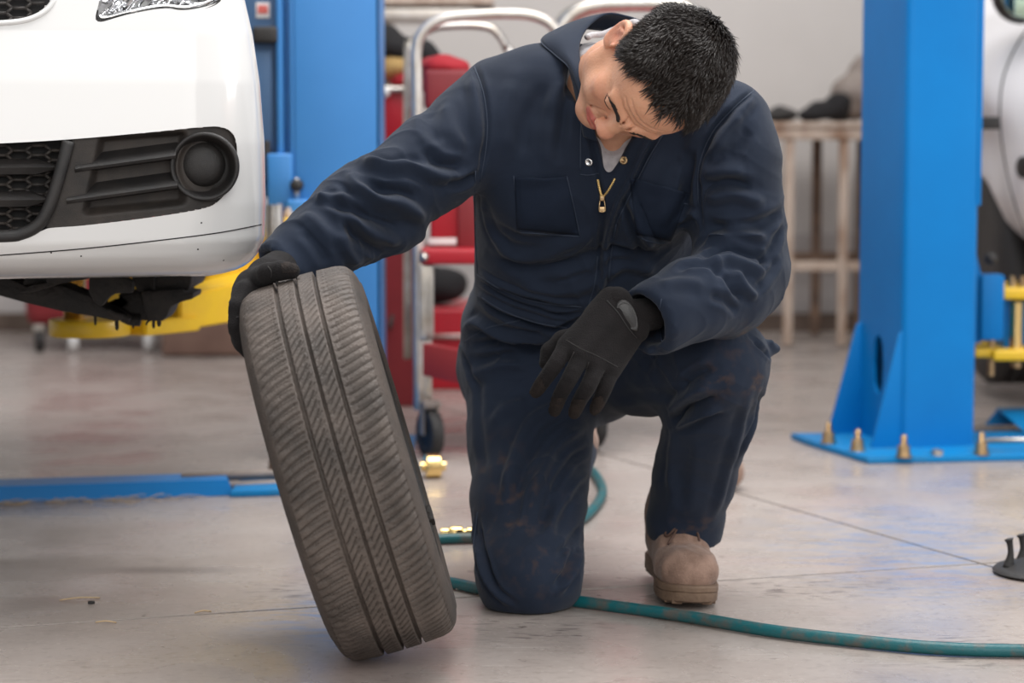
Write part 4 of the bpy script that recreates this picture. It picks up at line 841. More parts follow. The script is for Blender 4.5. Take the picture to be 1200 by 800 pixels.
for x, y, r in ((515, 378, 8), (632, 405, 11), (968, 235, 12), (880, 290, 9), (720, 395, 7), (1000, 235, 9), (860, 385, 12), (830, 395, 9)):
    px, py = zz8([(x, y)])[0]; g.add(*lathe([(r*.21667*4.45/FPX, -.012), (r*.21667*4.45/FPX, .010), (r*.12*4.45/FPX, .014), (0, .015)], P(px, py, 4.47), (0, 0, -1), 10))
tag(g.mk('underbody_bolts', M['underbody'], car), kind='stuff')
for Yp, rr_, pl in ((4.5, .012, [(560, 330), (640, 352), (700, 385), (760, 392)]), (4.46, .002, [(790, 418), (800, 400), (830, 385)]), (4.42, .005, [(580, 340), (620, 365), (660, 372), (700, 395)])):
    g = Geo(); g.add(*tube([P(x, y, Yp) for x, y in zz8(pl)], rr_, 8)); g.mk('pipe', M['underbody'], car)
g = Geo(); g.add(*box(yaw((XC, 5.3, .72)), (1.5, 1.9, .05), YAW, .01)); g.mk('floor_pan', M['underbody'], car)
wheel_simple(yaw((XC-.70, 5.0, .52)), (-YC_, -YS_, 0), .30, .19, car)
# ================================================================== THE TYRE
TL = math.radians(16.2); TR = .302; TW = .196
tax = np.array([math.cos(TL)*math.cos(math.radians(3.4)), math.sin(math.radians(3.4)), math.sin(TL)]); tax /= np.linalg.norm(tax)
tup = np.array([-math.sin(TL), 0, math.cos(TL)]); tfw = np.cross(tax, tup); tup = np.cross(tfw, tax)
tc = np.array([-.254, 3.735, 0]); tc[2] = .303
tyre = thing('tyre', 'worn car tyre standing on edge, tilted left, gloved hand on its top', 'tyre', (tc[0]+.05, tc[1], 0))
def prof_r(u):
    """u in -1..1 across -> (x along axis, radius)"""
    a_ = abs(u); x = u*TW/2
    return x, None
nW = 132; us = np.linspace(-1, 1, nW); hw = .080                          # half tread width
def tread_profile():
    pts = []
    half = []
    for x in np.linspace(0, hw, 34): half.append((x, TR-.0042*(x/hw)**2-.0035*max(0, (x-.062)/(.018))**2))
    sh = [(.0845, .2905), (.0885, .2860), (.0920, .2790), (.0950, .2690), (.0972, .2560), (.0980, .2440), (.0972, .2320), (.0945, .2200), (.0900, .2100), (.0850, .2040), (.0830, .1990), (.0835, .1955)]
    q = catmull(half[-3:]+sh, 4)[8:]; half = half[:-1]+[tuple(v) for v in q]
    left = [(-x, r) for x, r in half[::-1]]; return np.array(left+half[1:])
PRf = tread_profile(); fine = []
for i in range(len(PRf)-1):                                                    # refine across the tread
    n_ = 2 if abs(PRf[i, 0]) < .079 and abs(PRf[i+1, 0]) < .079 else 1
    for k in range(n_): fine.append(PRf[i]*(1-k/n_)+PRf[i+1]*k/n_)
fine.append(PRf[-1]); PRf = np.array(fine)
NT = 126*10; TH = np.arange(NT)*2*math.pi/NT; XX, TT = np.meshgrid(PRf[:, 0], TH); RR = np.broadcast_to(PRf[:, 1], XX.shape).copy()
D = np.zeros_like(XX); pitch = 126.
def groove(x0, w_, dp, amp=0., fr=1.): global D; x = XX-(x0+amp*np.sin(TT*pitch*fr)); D = np.maximum(D, dp*np.clip(1.25-(np.abs(x)/w_)**3, 0, 1))
groove(-.0285, .0031, .0095, .0002); groove(.0030, .0023, .0088, .0002); groove(.0325, .0031, .0095, .0002)
def sipe(xa, xb, ph, wd, dp, sl, cv=0., dens=1.):
    """sideways cuts between xa and xb; sl: how far they run round the tyre, in pitches"""
    global D; t = (XX-xa)/(xb-xa); s_ = np.clip(t, 0, 1); g_ = TT*pitch/(2*math.pi)*dens+ph+sl*s_+cv*s_*s_; fr = np.abs((g_+.5) % 1-.5)*2
    m = np.clip(1.3-(fr/wd)**2, 0, 1)*np.clip((t)*9, 0, 1)*np.clip((1-t)*9, 0, 1); D = np.maximum(D, dp*m*(t > 0)*(t < 1))
sipe(-.033, -.086, .0, .24, .0042, -.75, -.75); sipe(-.036, -.072, .5, .13, .0022, -.4, -.3)
sipe(.037, .088, .2, .24, .0044, .75, .7); sipe(.046, .072, .7, .14, .0022, .3, .3)
sipe(-.026, -.006, .0, .22, .0040, 1.5, .3); sipe(-.002, -.013, .5, .14, .0022, -.6, 0)
sipe(.028, .010, .35, .22, .0038, -1.4, -.2); sipe(.005, .015, .85, .13, .0022, .5, 0)
outer = np.abs(XX) > .0845; D = np.where(outer & (np.abs(XX) < .09), D*.6, D)
wv = .0007*np.sin(TT*63+np.abs(XX)*160)*np.clip((np.abs(XX)-.050)/.03, 0, 1)          # feathered shoulder wear
RR2 = RR-D+wv*(np.abs(XX) < .0845)
rib = (RR < .285) & (RR > .214); RR2 = np.where(rib & (np.abs(RR-.2575) < .0018), RR2, RR2); 
xb_ = XX+np.sign(XX)*(np.where(np.abs(RR-.262) < .0022, .0012, 0)+np.where(np.abs(RR-.222) < .002, .0012, 0))
def tyre_pt(x, r, th): th = np.asarray(th); return tc+x[..., None]*tax+r[..., None]*(np.cos(th)[..., None]*tup+np.sin(th)[..., None]*tfw)
V = tyre_pt(xb_, RR2, TT).reshape(-1, 3); nx_ = XX.shape[1]
i_, j_ = np.meshgrid(np.arange(nx_-1), np.arange(NT)); i_, j_ = i_.ravel(), j_.ravel(); jn = (j_+1) % NT
Q = np.c_[j_*nx_+i_, jn*nx_+i_, jn*nx_+i_+1, j_*nx_+i_+1]; R4 = RR[:, :-1][j_, i_]; side = (np.abs(XX[j_, i_]) > .0835) & (R4 < .292)
zmin = V[:, 2].min(); tc[2] -= zmin-.001; V[:, 2] -= zmin-.001
re_ = lambda Q_: (np.unique(Q_), )
def sub(Q_, name, m):
    u = np.unique(Q_); r = np.full(len(V), -1); r[u] = np.arange(len(u)); return mk(name, V[u], r[Q_], m, tyre)
sub(Q[~side], 'tread', M['rubber']); sub(Q[side & (XX[j_, i_] > 0)], 'sidewall', M['rubber_side']); sub(Q[side & (XX[j_, i_] < 0)], 'sidewall', M['rubber_side'])
for sg in (1, -1):
    g = Geo(); g.add(*lathe([(.209, .0905), (.2085, .0935), (.2045, .0935), (.2030, .090), (.2000, .078), (.190, .070), (.186, .02), (.186, .0)] if sg > 0 else [(.209, .0905), (.2085, .0935), (.2045, .0935), (.2030, .090), (.2000, .078), (.190, .074), (.186, .055), (.170, .050), (.10, .058), (.06, .050), (.034, .05), (.030, .07), (0, .07)], tc, tax*sg, 72, x=tup)); rm = g.mk('rim', M['black_plastic'], tyre)
    if sg > 0: 
        b_ = tc+tax*.0945+(-tfw*.6+tup*-.55)/math.hypot(.6, .55)*.205; g = Geo(); g.add(*box(b_, (.010, .030, .018), bev=.002, ax=(tax, np.cross(tax, (tfw*.6+tup*.55)/.814), (tfw*.6+tup*.55)/.814))); g.mk('balance_weight', M['underbody'], rm)
vs = tc-tax*.085-tup*.12-tfw*.16
# ================================================================== THE MAN
man = thing('person', 'man in navy coveralls and black gloves kneeling on one knee, holding the tyre', 'person', (.12, 4.3, 0))
# joints -------------------------------------------------------------
nb = P(708, 106, 4.11)                                                      # root of the neck
shR, shL = P(588, 128, 4.12), P(846, 152, 4.08)
elR, wrR = P(448, 236, 3.99), P(326, 318, 3.88)
elL, wrL = P(868, 318, 4.06), P(762, 372, 3.90)
hipR, hipL = P(620, 432, 4.38), P(706, 418, 4.40)
knR, knL = P(620, 672, 4.12), P(838, 434, 4.09)
anR, anL = np.array([.085, 4.575, .185]), P(803, 640, 4.31)
F0 = Field((-.46, 3.62, -.01), (.60, 4.86, 1.06), .0062)
c_ = lambda x, y, Y: P(x, y, Y)
# trunk
F0.slab([(c_(652, 420, 4.42), .168, .130), (c_(650, 388, 4.40), .158, .128), (c_(662, 345, 4.335), .150, .118), (c_(678, 285, 4.255), .172, .122), (c_(688, 225, 4.19), .186, .125), (c_(704, 170, 4.14), .180, .115), (c_(715, 130, 4.12), .150, .095)], .035, p=2.35)
F0.ell(c_(640, 432, 4.50), (.165, .12, .13), k=.05)                                        # seat
F0.chain([shR, c_(632, 112, 4.13), nb, c_(780, 116, 4.11), shL], [.080, .074, .058, .074, .080], .045)
F0.ell(c_(640, 205, 4.09), (.095, .055, .10), k=.05); F0.ell(c_(755, 215, 4.08), (.085, .055, .10), k=.05)
F0.ell(c_(690, 320, 4.24), (.13, .085, .11), k=.06)                                        # blousing over the waist
F0.ell(c_(792, 290, 4.27), (.05, .06, .10), k=.04); F0.ell(c_(606, 320, 4.29), (.055, .08, .12), k=.04)
F0.ell(c_(574, 392, 4.36), (.044, .07, .060), k=.025)                                        # hip pocket bulge
# right arm (to the tyre)
F0.chain([shR, c_(562, 154, 4.10), c_(504, 194, 4.05), elR], [.081, .083, .076, .074], .028)
F0.chain([elR, c_(410, 260, 3.965), c_(372, 288, 3.93), c_(340, 310, 3.905), c_(312, 330, 3.87)], [.076, .070, .060, .051, .047], .025)
F0.ell(c_(462, 268, 3.99), (.045, .045, .040), k=.03); F0.ell(c_(408, 226, 3.98), (.038, .04, .035), k=.025)
# left arm (forearm on the knee)
F0.chain([shL, c_(856, 190, 4.07), c_(862, 240, 4.07), elL], [.078, .079, .074, .076], .03)
F0.chain([elL, c_(850, 340, 4.01), c_(810, 352, 3.95), c_(776, 368, 3.91), c_(738, 385, 3.88)], [.077, .072, .064, .056, .053], .028)
F0.ell(c_(882, 276, 4.08), (.05, .05, .05), k=.03)
# legs
F0.chain([hipR, c_(619, 520, 4.30), c_(619, 590, 4.21), knR], [.112, .100, .094, .088], .035)
F0.cone(c_(610, 445, 4.36), c_(616, 520, 4.29), .092, .088, .03); F0.cone(c_(640, 470, 4.36), c_(634, 560, 4.26), .085, .08, .03)
o2 = P(662, 516, 4.77); anR = o2+np.array([.0, -.150, .0])
F0.chain([knR, (.035, 4.28, .105), (.055, 4.42, .145), anR], [.086, .080, .070, .060], .03)
F0.chain([hipL, c_(754, 422, 4.27), c_(800, 428, 4.17), knL], [.105, .094, .084, .080], .03)
F0.ell(c_(846, 430, 4.10), (.074, .085, .074), k=.03); F0.ell(c_(838, 402, 4.14), (.08, .09, .045), k=.03)
F0.chain([knL, c_(832, 490, 4.15), c_(814, 560, 4.23), c_(803, 610, 4.265), c_(801, 675, 4.265)], [.084, .076, .069, .065, .065], .02)
F0.cone(c_(812, 515, 4.21), c_(796, 600, 4.31), .056, .052, .02); F0.cone(c_(852, 470, 4.20), c_(842, 530, 4.27), .056, .042, .02)
F0.cone(c_(882, 412, 4.14), c_(908, 408, 4.16), .026, .012, .02)                             # pinched cloth at the knee
F0.ell((.02, 4.2, -.055), (.8, .9, .055), k=0, sub=True)                                     # flattened on the floor
# openings: neck, cuffs, hems
HO = np.array([.217, 3.84, .905]); HR = np.array([[-.67, -.50, .55], [-.37, -.42, -.83], [.64, -.76, .09]]).T
HR = np.array([HR[0]/np.linalg.norm(HR[0]), HR[1]/np.linalg.norm(HR[1]), HR[2]/np.linalg.norm(HR[2])])   # rows: his right, face direction, crown
ca, sa = math.cos(math.radians(5.5)), math.sin(math.radians(5.5)); HR = np.array([HR[0], HR[1]*ca-HR[2]*sa, HR[2]*ca+HR[1]*sa]); HO = HO+np.array([.002, 0, .004])
hw_ = lambda x, y, z: HO+1.03*(x*HR[0]+y*HR[1]+z*HR[2])
F0.chain([hw_(0, -.02, -.05), c_(714, 84, 4.03), c_(710, 88, 4.09)], [.085, .074, .060], .010, sub=True)
vy = lambda x, y: front_Y(F0, x, y, 3.86, 4.2)
v1, v2, v3 = vy(722, 150), vy(718, 178), vy(711, 206); print('V', v1, v2, v3)
F0.chain([c_(716, 118, v1+.01), c_(720, 150, v1+.005), c_(717, 178, v2+.004), c_(712, 205, v3)], [.045, .034, .019, .004], .003, sub=True)
def cut(c, d, r):                                                                             # straight end of a sleeve or leg, hollow inside
    d = np.array(d, float); d /= np.linalg.norm(d); F0.bx(np.array(c)+d*.07, (.07, .11, .11), (d, *frame(d)[:2]), k=.003, sub=True); F0.cone(np.array(c)-d*.035, np.array(c)+d*.02, r, r, .004, sub=True)
cut(c_(326, 320, 3.89), wrR-elR, .038); cut(c_(752, 378, 3.895), c_(735, 386, 3.86)-elL, .044)
cut(c_(800, 631, 4.265), (-.04, .22, -1.), .044)
CVv, CFf = F0.mesh(); CVv = relax(CVv, CFf, 2, .5); CVv, CFf = subdiv(CVv, CFf); BB = bvh_of(CVv, CFf)
R_, Vl = .0075, -.0075
FOLDS = [
 # right sleeve
 ([(556, 78), (566, 110), (570, 150), (566, 185), (560, 212)], .007, -.004), ([(548, 80), (556, 115), (560, 150), (556, 190)], .012, .004),
 ([(540, 210), (510, 206), (480, 196), (455, 196), (425, 186)], .013, .011), ([(545, 196), (515, 190), (495, 172)], .012, -.008), ([(500, 232), (470, 222), (445, 222), (410, 205)], .012, -.009),
 ([(500, 258), (470, 240), (440, 232), (420, 214), (398, 196)], .014, .012), ([(480, 270), (455, 262), (425, 250), (400, 240), (380, 226)], .012, -.009), ([(470, 285), (440, 275), (420, 262), (404, 246)], .012, .009),
 ([(448, 300), (425, 284), (412, 270), (408, 250)], .009, -.008), ([(420, 310), (405, 290), (398, 268)], .012, .007), ([(385, 312), (375, 292), (355, 268)], .012, -.004), ([(372, 230), (392, 232), (410, 236)], .011, .008),
 ([(352, 250), (372, 262), (400, 290)], .014, .005), ([(520, 170), (505, 150), (500, 125)], .014, -.004), ([(548, 180), (530, 150), (520, 120)], .014, .004), ([(560, 205), (540, 215), (520, 212)], .010, -.008),
 # right shoulder and chest
 ([(640, 95), (620, 140), (612, 190)], .016, -.004), ([(655, 90), (645, 140), (640, 200)], .014, .004), ([(668, 85), (662, 130), (655, 185)], .010, -.004), ([(600, 90), (592, 130), (590, 180)], .016, .003),
 ([(566, 230), (575, 270), (600, 300)], .014, .005), ([(580, 290), (620, 300), (665, 288), (700, 268)], .018, .006), ([(575, 300), (620, 315), (680, 305), (715, 285)], .014, -.006),
 ([(600, 330), (650, 342), (700, 330), (730, 300)], .016, .006), ([(580, 262), (620, 280), (670, 275)], .012, -.003),
 # placket and left chest
 ([(770, 150), (752, 180), (738, 210), (722, 240), (712, 275), (705, 330), (690, 362)], .006, .006), ([(776, 152), (758, 184), (744, 214), (728, 246), (716, 285)], .005, -.004),
 ([(686, 110), (690, 150), (697, 190), (706, 235), (703, 290), (696, 350)], .005, -.004),
 ([(735, 225), (750, 262), (765, 290)], .009, .007), ([(728, 232), (742, 270), (752, 300)], .008, -.006), ([(800, 190), (785, 230), (770, 265)], .014, .005), ([(812, 170), (806, 215), (800, 250)], .012, -.006), ([(830, 120), (815, 150), (808, 190)], .014, .004),
 ([(700, 300), (720, 292), (745, 296), (770, 300)], .012, -.006), ([(705, 318), (735, 312), (770, 318)], .013, .005), ([(790, 262), (812, 250), (818, 262)], .008, .006),
 # waist band
 ([(560, 318), (590, 335), (630, 348), (668, 356), (690, 352)], .007, .005), ([(560, 328), (590, 348), (630, 362), (665, 370), (690, 362)], .005, -.005), ([(558, 342), (590, 360), (630, 374), (660, 380)], .007, .004),
 ([(560, 350), (585, 366), (620, 380), (660, 384), (690, 370)], .008, -.008), ([(538, 392), (560, 378), (590, 392), (630, 396), (660, 388)], .012, .010), ([(550, 405), (585, 402), (625, 410), (655, 402)], .010, -.010),
 ([(550, 440), (590, 428), (630, 425)], .016, .005), ([(555, 425), (600, 415), (640, 416)], .012, -.006), ([(540, 412), (548, 430), (560, 455)], .010, -.005),
 # left sleeve
 ([(884, 106), (862, 125), (835, 155), (820, 190), (818, 225), (822, 270)], .006, -.005), ([(890, 110), (870, 130), (845, 160), (830, 195)], .010, .005),
 ([(822, 205), (845, 198), (875, 200)], .013, .006), ([(822, 220), (850, 212), (885, 218)], .011, -.007), ([(825, 236), (860, 228), (898, 240)], .014, .008), ([(826, 262), (860, 270), (900, 258), (918, 248)], .012, -.009),
 ([(822, 290), (845, 276), (868, 272), (900, 282)], .012, .010), ([(822, 300), (850, 290), (880, 296), (905, 306)], .009, -.009), ([(826, 312), (850, 304), (880, 312), (900, 325)], .012, .008),
 ([(790, 318), (810, 308), (835, 312), (850, 330)], .011, -.006), ([(850, 318), (858, 338), (872, 352)], .010, -.007), ([(862, 315), (872, 335), (888, 350)], .010, .007), ([(918, 262), (905, 290), (890, 318)], .010, -.006), ([(912, 300), (900, 322), (886, 340)], .010, -.005),
 ([(770, 335), (800, 330), (830, 335)], .014, .004), ([(755, 356), (768, 375), (772, 398)], .007, .004), ([(850, 185), (868, 170), (880, 150)], .012, -.005), ([(840, 180), (850, 160), (870, 135)], .012, .005), ([(830, 345), (850, 352), (866, 366)], .010, -.006),
 # left thigh and knee
 ([(800, 395), (780, 405), (760, 425), (750, 450)], .012, -.004), ([(838, 450), (815, 458), (795, 470), (786, 482)], .010, .010), ([(848, 462), (825, 472), (800, 484), (786, 500)], .009, -.010), ([(850, 478), (820, 486), (790, 500)], .010, .008),
 ([(838, 430), (815, 438), (795, 455)], .010, -.008), ([(880, 455), (868, 500), (850, 560), (838, 610)], .012, .005), ([(895, 450), (882, 500), (862, 545)], .010, -.005), ([(885, 380), (900, 398), (916, 412)], .009, .009), ([(880, 395), (896, 412), (910, 425)], .008, -.008),
 ([(790, 500), (786, 540), (784, 580)], .012, .004), ([(806, 510), (802, 550), (796, 600)], .014, -.003), ([(720, 470), (750, 462), (790, 462)], .014, -.003),
 # right thigh
 ([(560, 430), (562, 500), (570, 560)], .014, -.003), ([(590, 590), (600, 540), (625, 490), (660, 470)], .012, .006), ([(600, 600), (612, 555), (640, 505), (675, 485)], .010, -.006), ([(615, 610), (630, 565), (655, 520), (688, 500)], .011, .007),
 ([(632, 620), (645, 580), (668, 540), (692, 525)], .009, -.006), ([(640, 630), (655, 595), (675, 565), (690, 552)], .010, .006), ([(650, 655), (668, 635), (686, 610)], .009, -.005), ([(575, 500), (590, 480), (620, 470)], .014, .004),
 ([(556, 600), (560, 640), (572, 680), (600, 712)], .008, .006), ([(562, 610), (568, 650), (582, 690), (605, 706)], .007, -.006), ([(680, 640), (672, 672), (655, 695)], .008, .006), ([(672, 640), (664, 668), (648, 690)], .007, -.005),
]
CVv = creases(CVv, CFf, FOLDS, BB)
CVv = bunch(CVv, CFf, [(elR, wrR-shR, .095, .026, .0075), (P(380, 280, 3.93), wrR-elR, .08, .024, .0060), (P(548, 160, 4.10), elR-shR, .07, .030, .0050), (elL, wrL-elL, .085, .024, .0075), (P(860, 250, 4.05), elL-shL, .10, .030, .0065), (P(800, 360, 3.94), wrL-elL, .07, .026, .0040),
  (knL+[0, 0, -.05], anL-knL, .08, .026, .0055), (P(815, 580, 4.26), anL-knL, .10, .040, .0050), (P(640, 350, 4.2), (.1, .1, 1), .13, .026, .0050), (hipR+[0, -.08, .0], knR-hipR, .09, .035, .0055), (P(620, 600, 4.1), knR-hipR, .15, .05, .0045), (P(660, 290, 4.1), (-.2, 0, 1), .12, .045, .0045), (P(790, 440, 4.1), knL-hipL, .08, .03, .005)])
ph = rng.uniform(0, 6, 12); x, y, z = CVv.T
wr = (np.sin(x*43+2.2*np.sin(z*31+ph[0])+ph[1])*np.sin(z*37+1.7*np.sin(x*27+ph[2])+ph[3])+.6*np.sin(x*83+z*61+1.6*np.sin(y*47+ph[4])+ph[5])*np.sin(z*71-x*39+ph[6]))
CVv = CVv+vnorm(CVv, CFf)*(wr*.0011)[:, None]; CVv[:, 2] = np.maximum(CVv[:, 2], .002)
BB = bvh_of(CVv, CFf)
suit = mk('coverall', CVv, CFf, M['navy'], man)
dirt = np.zeros(len(CVv))
for px, py, r_, k_ in ((868, 392, .035, 1.), (886, 452, .03, .8), (842, 446, .03, .7), (575, 545, .05, .5), (600, 600, .07, .6), (640, 660, .06, .5), (815, 625, .04, .6), (768, 395, .02, .5)):
    h_ = hit(BB, px, py)
    if h_: dirt = np.maximum(dirt, k_*np.exp(-((CVv-h_[0])**2).sum(1)/r_**2))
at = suit.data.attributes.new('dirt', 'FLOAT', 'POINT'); at.data.foreach_set('value', dirt.astype(np.float32))
_m = M['navy']; _N = _m.node_tree.nodes; _L = _m.node_tree.links; _b = _N['Principled BSDF']; _s = _b.inputs['Base Color'].links[0].from_socket
_a = _N.new('ShaderNodeAttribute'); _a.attribute_name = 'dirt'; _n = _N.new('ShaderNodeTexNoise'); _n.inputs['Scale'].default_value = 45; _n.inputs['Detail'].default_value = 6; _r = _N.new('ShaderNodeMapRange'); _r.inputs[1].default_value = .5; _r.inputs[2].default_value = .68
_g = _N.new('ShaderNodeNewGeometry'); _L.new(_g.outputs['Position'], _n.inputs[0]); _L.new(_n.outputs['Fac'], _r.inputs[0]); _u = _N.new('ShaderNodeMath'); _u.operation = 'MULTIPLY'; _L.new(_a.outputs['Fac'], _u.inputs[0]); _L.new(_r.outputs[0], _u.inputs[1])
_x = _N.new('ShaderNodeMix'); _x.data_type = 'RGBA'; _L.new(_u.outputs[0], _x.inputs[0]); _L.new(_s, _x.inputs[6]); _x.inputs[7].default_value = (.085, .050, .035, 1); _L.new(_x.outputs[2], _b.inputs['Base Color'])
# --- sewn-on pieces follow the cloth
def patch(quad, off, th, m, name, nu=26, nv=20, parent=suit, bvh=None, lift=None):
    """quad: four picture corners tl,tr,br,bl -> piece of cloth lying on the coverall"""
    bvh = bvh or BB; q = np.array(quad, float); g_ = np.zeros((nv, nu, 3)); n_ = np.zeros((nv, nu, 3)); last = None
    for j in range(nv):
        for i in range(nu):
            u, v = i/(nu-1), j/(nv-1); p = (q[0]*(1-u)+q[1]*u)*(1-v)+(q[3]*(1-u)+q[2]*u)*v; h_ = hit(bvh, *p) or last; last = h_
            e = min(u, 1-u, 1-v)*8; g_[j, i] = h_[0]+h_[1]*(off*min(1, e)+(lift(u, v) if lift else 0)); n_[j, i] = h_[1]
    V, Fq = shell(g_, n_, th); return mk(name, V, Fq, m, parent)
def seam(pts, r=.0011, m='thread', name='seam', off=.0006): return surf_strip(pts, r, M[m], name, suit, BB, 6, 5, off)
patch([(603, 208), (664, 206), (678, 275), (606, 268)], .003, .003, M['navy_dark'], 'chest_pocket', lift=lambda u, v: .009*max(0, 1-v*5)*math.sin(math.pi*min(1, u*1.02))+.004*math.sin(math.pi*u)*math.sin(math.pi*v))
patch([(738, 208), (808, 226), (786, 282), (746, 274)], .003, .003, M['navy_dark'], 'chest_pocket', lift=lambda u, v: .008*max(0, 1-v*5)*math.sin(math.pi*min(1, u*1.02))+.003*math.sin(math.pi*u)*math.sin(math.pi*v))
for s_ in ([(603, 222), (630, 223), (666, 218)], [(740, 222), (775, 233), (806, 239)], [(606, 272), (640, 274), (679, 277)], [(602, 206), (606, 240), (607, 270)], [(664, 206), (672, 240), (680, 277)],
           [(746, 276), (765, 284), (785, 284)], [(778, 156), (760, 186), (745, 216), (730, 246), (722, 262)], [(688, 110), (681, 150), (680, 200)], [(680, 204), (690, 205), (702, 203)],
           [(560, 322), (590, 340), (630, 354), (690, 360)], [(560, 346), (590, 364), (630, 378), (664, 384)], [(700, 300), (697, 330), (688, 365)], [(722, 262), (716, 300), (713, 330)],
           [(775, 350), (772, 375), (776, 400)], [(538, 405), (570, 385), (610, 375)], [(556, 78), (568, 115), (571, 160), (563, 212)], [(884, 106), (860, 126), (834, 156), (819, 195), (818, 240)],
           [(557, 200), (556, 260), (560, 320)], [(560, 600), (555, 650), (566, 690)]): seam(s_)
# snaps, zip
for px, py, mm, nm in ((690, 190, 'chrome', 'snap'), (731, 188, 'brass', 'snap')):
    h_ = hit(BB, px, py)
    if h_: g = Geo(); g.add(*lathe([(.0068, -.002), (.0070, .0014), (.0060, .0026), (.0035, .0024), (.0028, .0012), (0, .0010)], h_[0], h_[1], 24)); g.mk(nm, M[mm], suit)
def on(px, py, off=.0): h_ = hit(BB, px, py); return (h_[0]+h_[1]*off) if h_ else P(px, py, 4.0)
zp = [[(699, 210), (702, 216), (705, 222), (708, 228)], [(721, 209), (717, 215), (712, 222), (709, 228)]]
sl_ = on(708, 231, .004)
for zq in zp:
    pts = [on(zq[0][0], zq[0][1], .003)]; g = Geo(); e = catmull([pts[0], (pts[0]+sl_)/2+[0, -.001, -.003], sl_], 8); g.add(*tube(e, .0011, 6, 1))
    for a_, b_ in zip(e[:-1], e[1:]): g.add(*box((a_+b_)/2, (.0042, .0024, .0011), bev=.0004, ax=frame(b_-a_)[::1]))
    g.mk('zip_teeth', M['brass_bright'], suit)
g = Geo(); g.add(*box(sl_, (.0085, .005, .011), bev=.0018)); g.add(*tube([sl_+[-.0035, -.003, -.004], sl_+[-.0045, -.005, -.012], sl_+[-.0045, -.004, -.022], sl_+[.0045, -.004, -.022], sl_+[.0045, -.005, -.012], sl_+[.0035, -.003, -.004]], .0011, 8, 5)); g.add(*box(sl_+np.array([0, -.004, -.0185]), (.009, .002, .008), bev=.0008)); g.mk('zip_pull', M['brass'], suit)
# collar
inn = [P(754, 26, 4.10), P(738, 20, 4.13), P(712, 16, 4.14), P(692, 28, 4.11), P(680, 48, 4.065), P(680, 72, 4.02), P(685, 94, 3.985), P(690, 110, 3.97)]
out_ = [P(762, 50, 4.18), P(732, 40, 4.20), P(694, 34, 4.20), P(658, 34, 4.17), P(634, 47, 4.11), P(650, 64, 4.06), P(667, 80, 4.02), P(684, 114, 3.98)]
g = Geo(); g.add(*loft(inn, out_, .0035, 36, 10, .008)); g.mk('collar', M['navy'], suit)
lap = [P(666, 78, 4.035), P(672, 100, 4.02), P(678, 130, 4.005), P(684, 160, 4.0)]; lip = [P(684, 92, 3.995), P(688, 110, 3.985), P(693, 135, 3.985), P(699, 165, 3.985)]
g = Geo(); g.add(*loft(lip, lap, .003, 24, 8, .003)); g.mk('lapel', M['navy'], suit)
g = Geo(); g.add(*tube([p+np.array([0, -.003, 0]) for p in out_[2:]], .0010, 6, 6)); g.mk('seam', M['thread'], suit)

# ---------------------------------------------------------------- head, neck, upper chest: one skin
HF = Field(HO-[.17, .20, .19], HO+[.17, .40, .19], .0032)
A3 = HR
def he(c, r, k=.015, sub=False, ax=None): HF.ell(hw_(*c), np.array(r)*1.03, A3 if ax is None else ax, k, sub)
def hc(a, b, ra, rb=None, k=.008, sub=False): HF.cone(hw_(*a), hw_(*b), ra*1.03, (rb if rb else ra)*1.03, k, sub)
he((0, -.012, .045), (.076, .095, .088), .02); he((0, .030, -.028), (.060, .060, .072), .03); he((0, .040, .052), (.064, .052, .056), .03)
for s_ in (-1, 1):
    hc((s_*.060, .004, -.040), (s_*.052, .020, -.066), .016, .016, .025); hc((s_*.052, .020, -.066), (s_*.015, .072, -.096), .016, .015, .025)
    he((s_*.043, .062, -.014), (.021, .020, .016), .02); he((s_*.034, .058, -.045), (.024, .024, .024), .02)
he((0, .079, -.096), (.020, .015, .015), .018); he((0, .078, -.060), (.028, .020, .022), .018)
for s_ in (-1, 1):
    hc((s_*.012, .095, .030), (s_*.045, .082, .033), .0085, .008, .012); he((s_*.030, .100, .012), (.016, .012, .010), .010, True); he((s_*.031, .079, .014), (.0150, .0135, .0125), .004)
    hc((s_*.018, .0915, .0105), (s_*.043, .0865, .0095), .0018, .0018, .003)      # upper lid edge
hc((0, .090, .030), (0, .105, -.012), .0115, .0130, .014); he((0, .1115, -.020), (.0145, .0120, .0115), .008)
for s_ in (-1, 1): he((s_*.0145, .103, -.0255), (.0085, .0100, .0075), .005); he((s_*.0065, .109, -.0335), (.0035, .0045, .003), .002, True); hc((s_*.018, .098, -.024), (s_*.030, .082, -.052), .0022, .0018, .006, True)
for s_ in (-1, 1):
    hc((0, .1005, -.0515), (s_*.012, .0975, -.0505), .0052, .0048, .003); hc((s_*.012, .0975, -.0505), (s_*.024, .0885, -.0565), .0048, .0025, .003)
    hc((0, .0985, -.0635), (s_*.013, .0955, -.0625), .0062, .0055, .003); hc((s_*.013, .0955, -.0625), (s_*.023, .0885, -.0575), .005, .0025, .003)
    hc((0, .106, -.0573), (s_*.012, .103, -.0568), .0014, .0014, .002, True); hc((s_*.012, .103, -.0568), (s_*.026, .092, -.0575), .0014, .0012, .002, True)
he((0, .090, -.079), (.018, .006, .004), .006, True)
for x0 in (-.006, .006): hc((x0, .1015, .026), (x0*1.5, .099, .046), .0022, .0014, .004, True)      # frown
for zz_, wd_ in ((.046, .024), (.054, .032), (.064, .036)): hc((-wd_, .0915, zz_+.003), (0, .0985, zz_-.003), .0020, .0026, .004, True); hc((0, .0985, zz_-.003), (wd_, .0915, zz_+.003), .0026, .0020, .004, True)
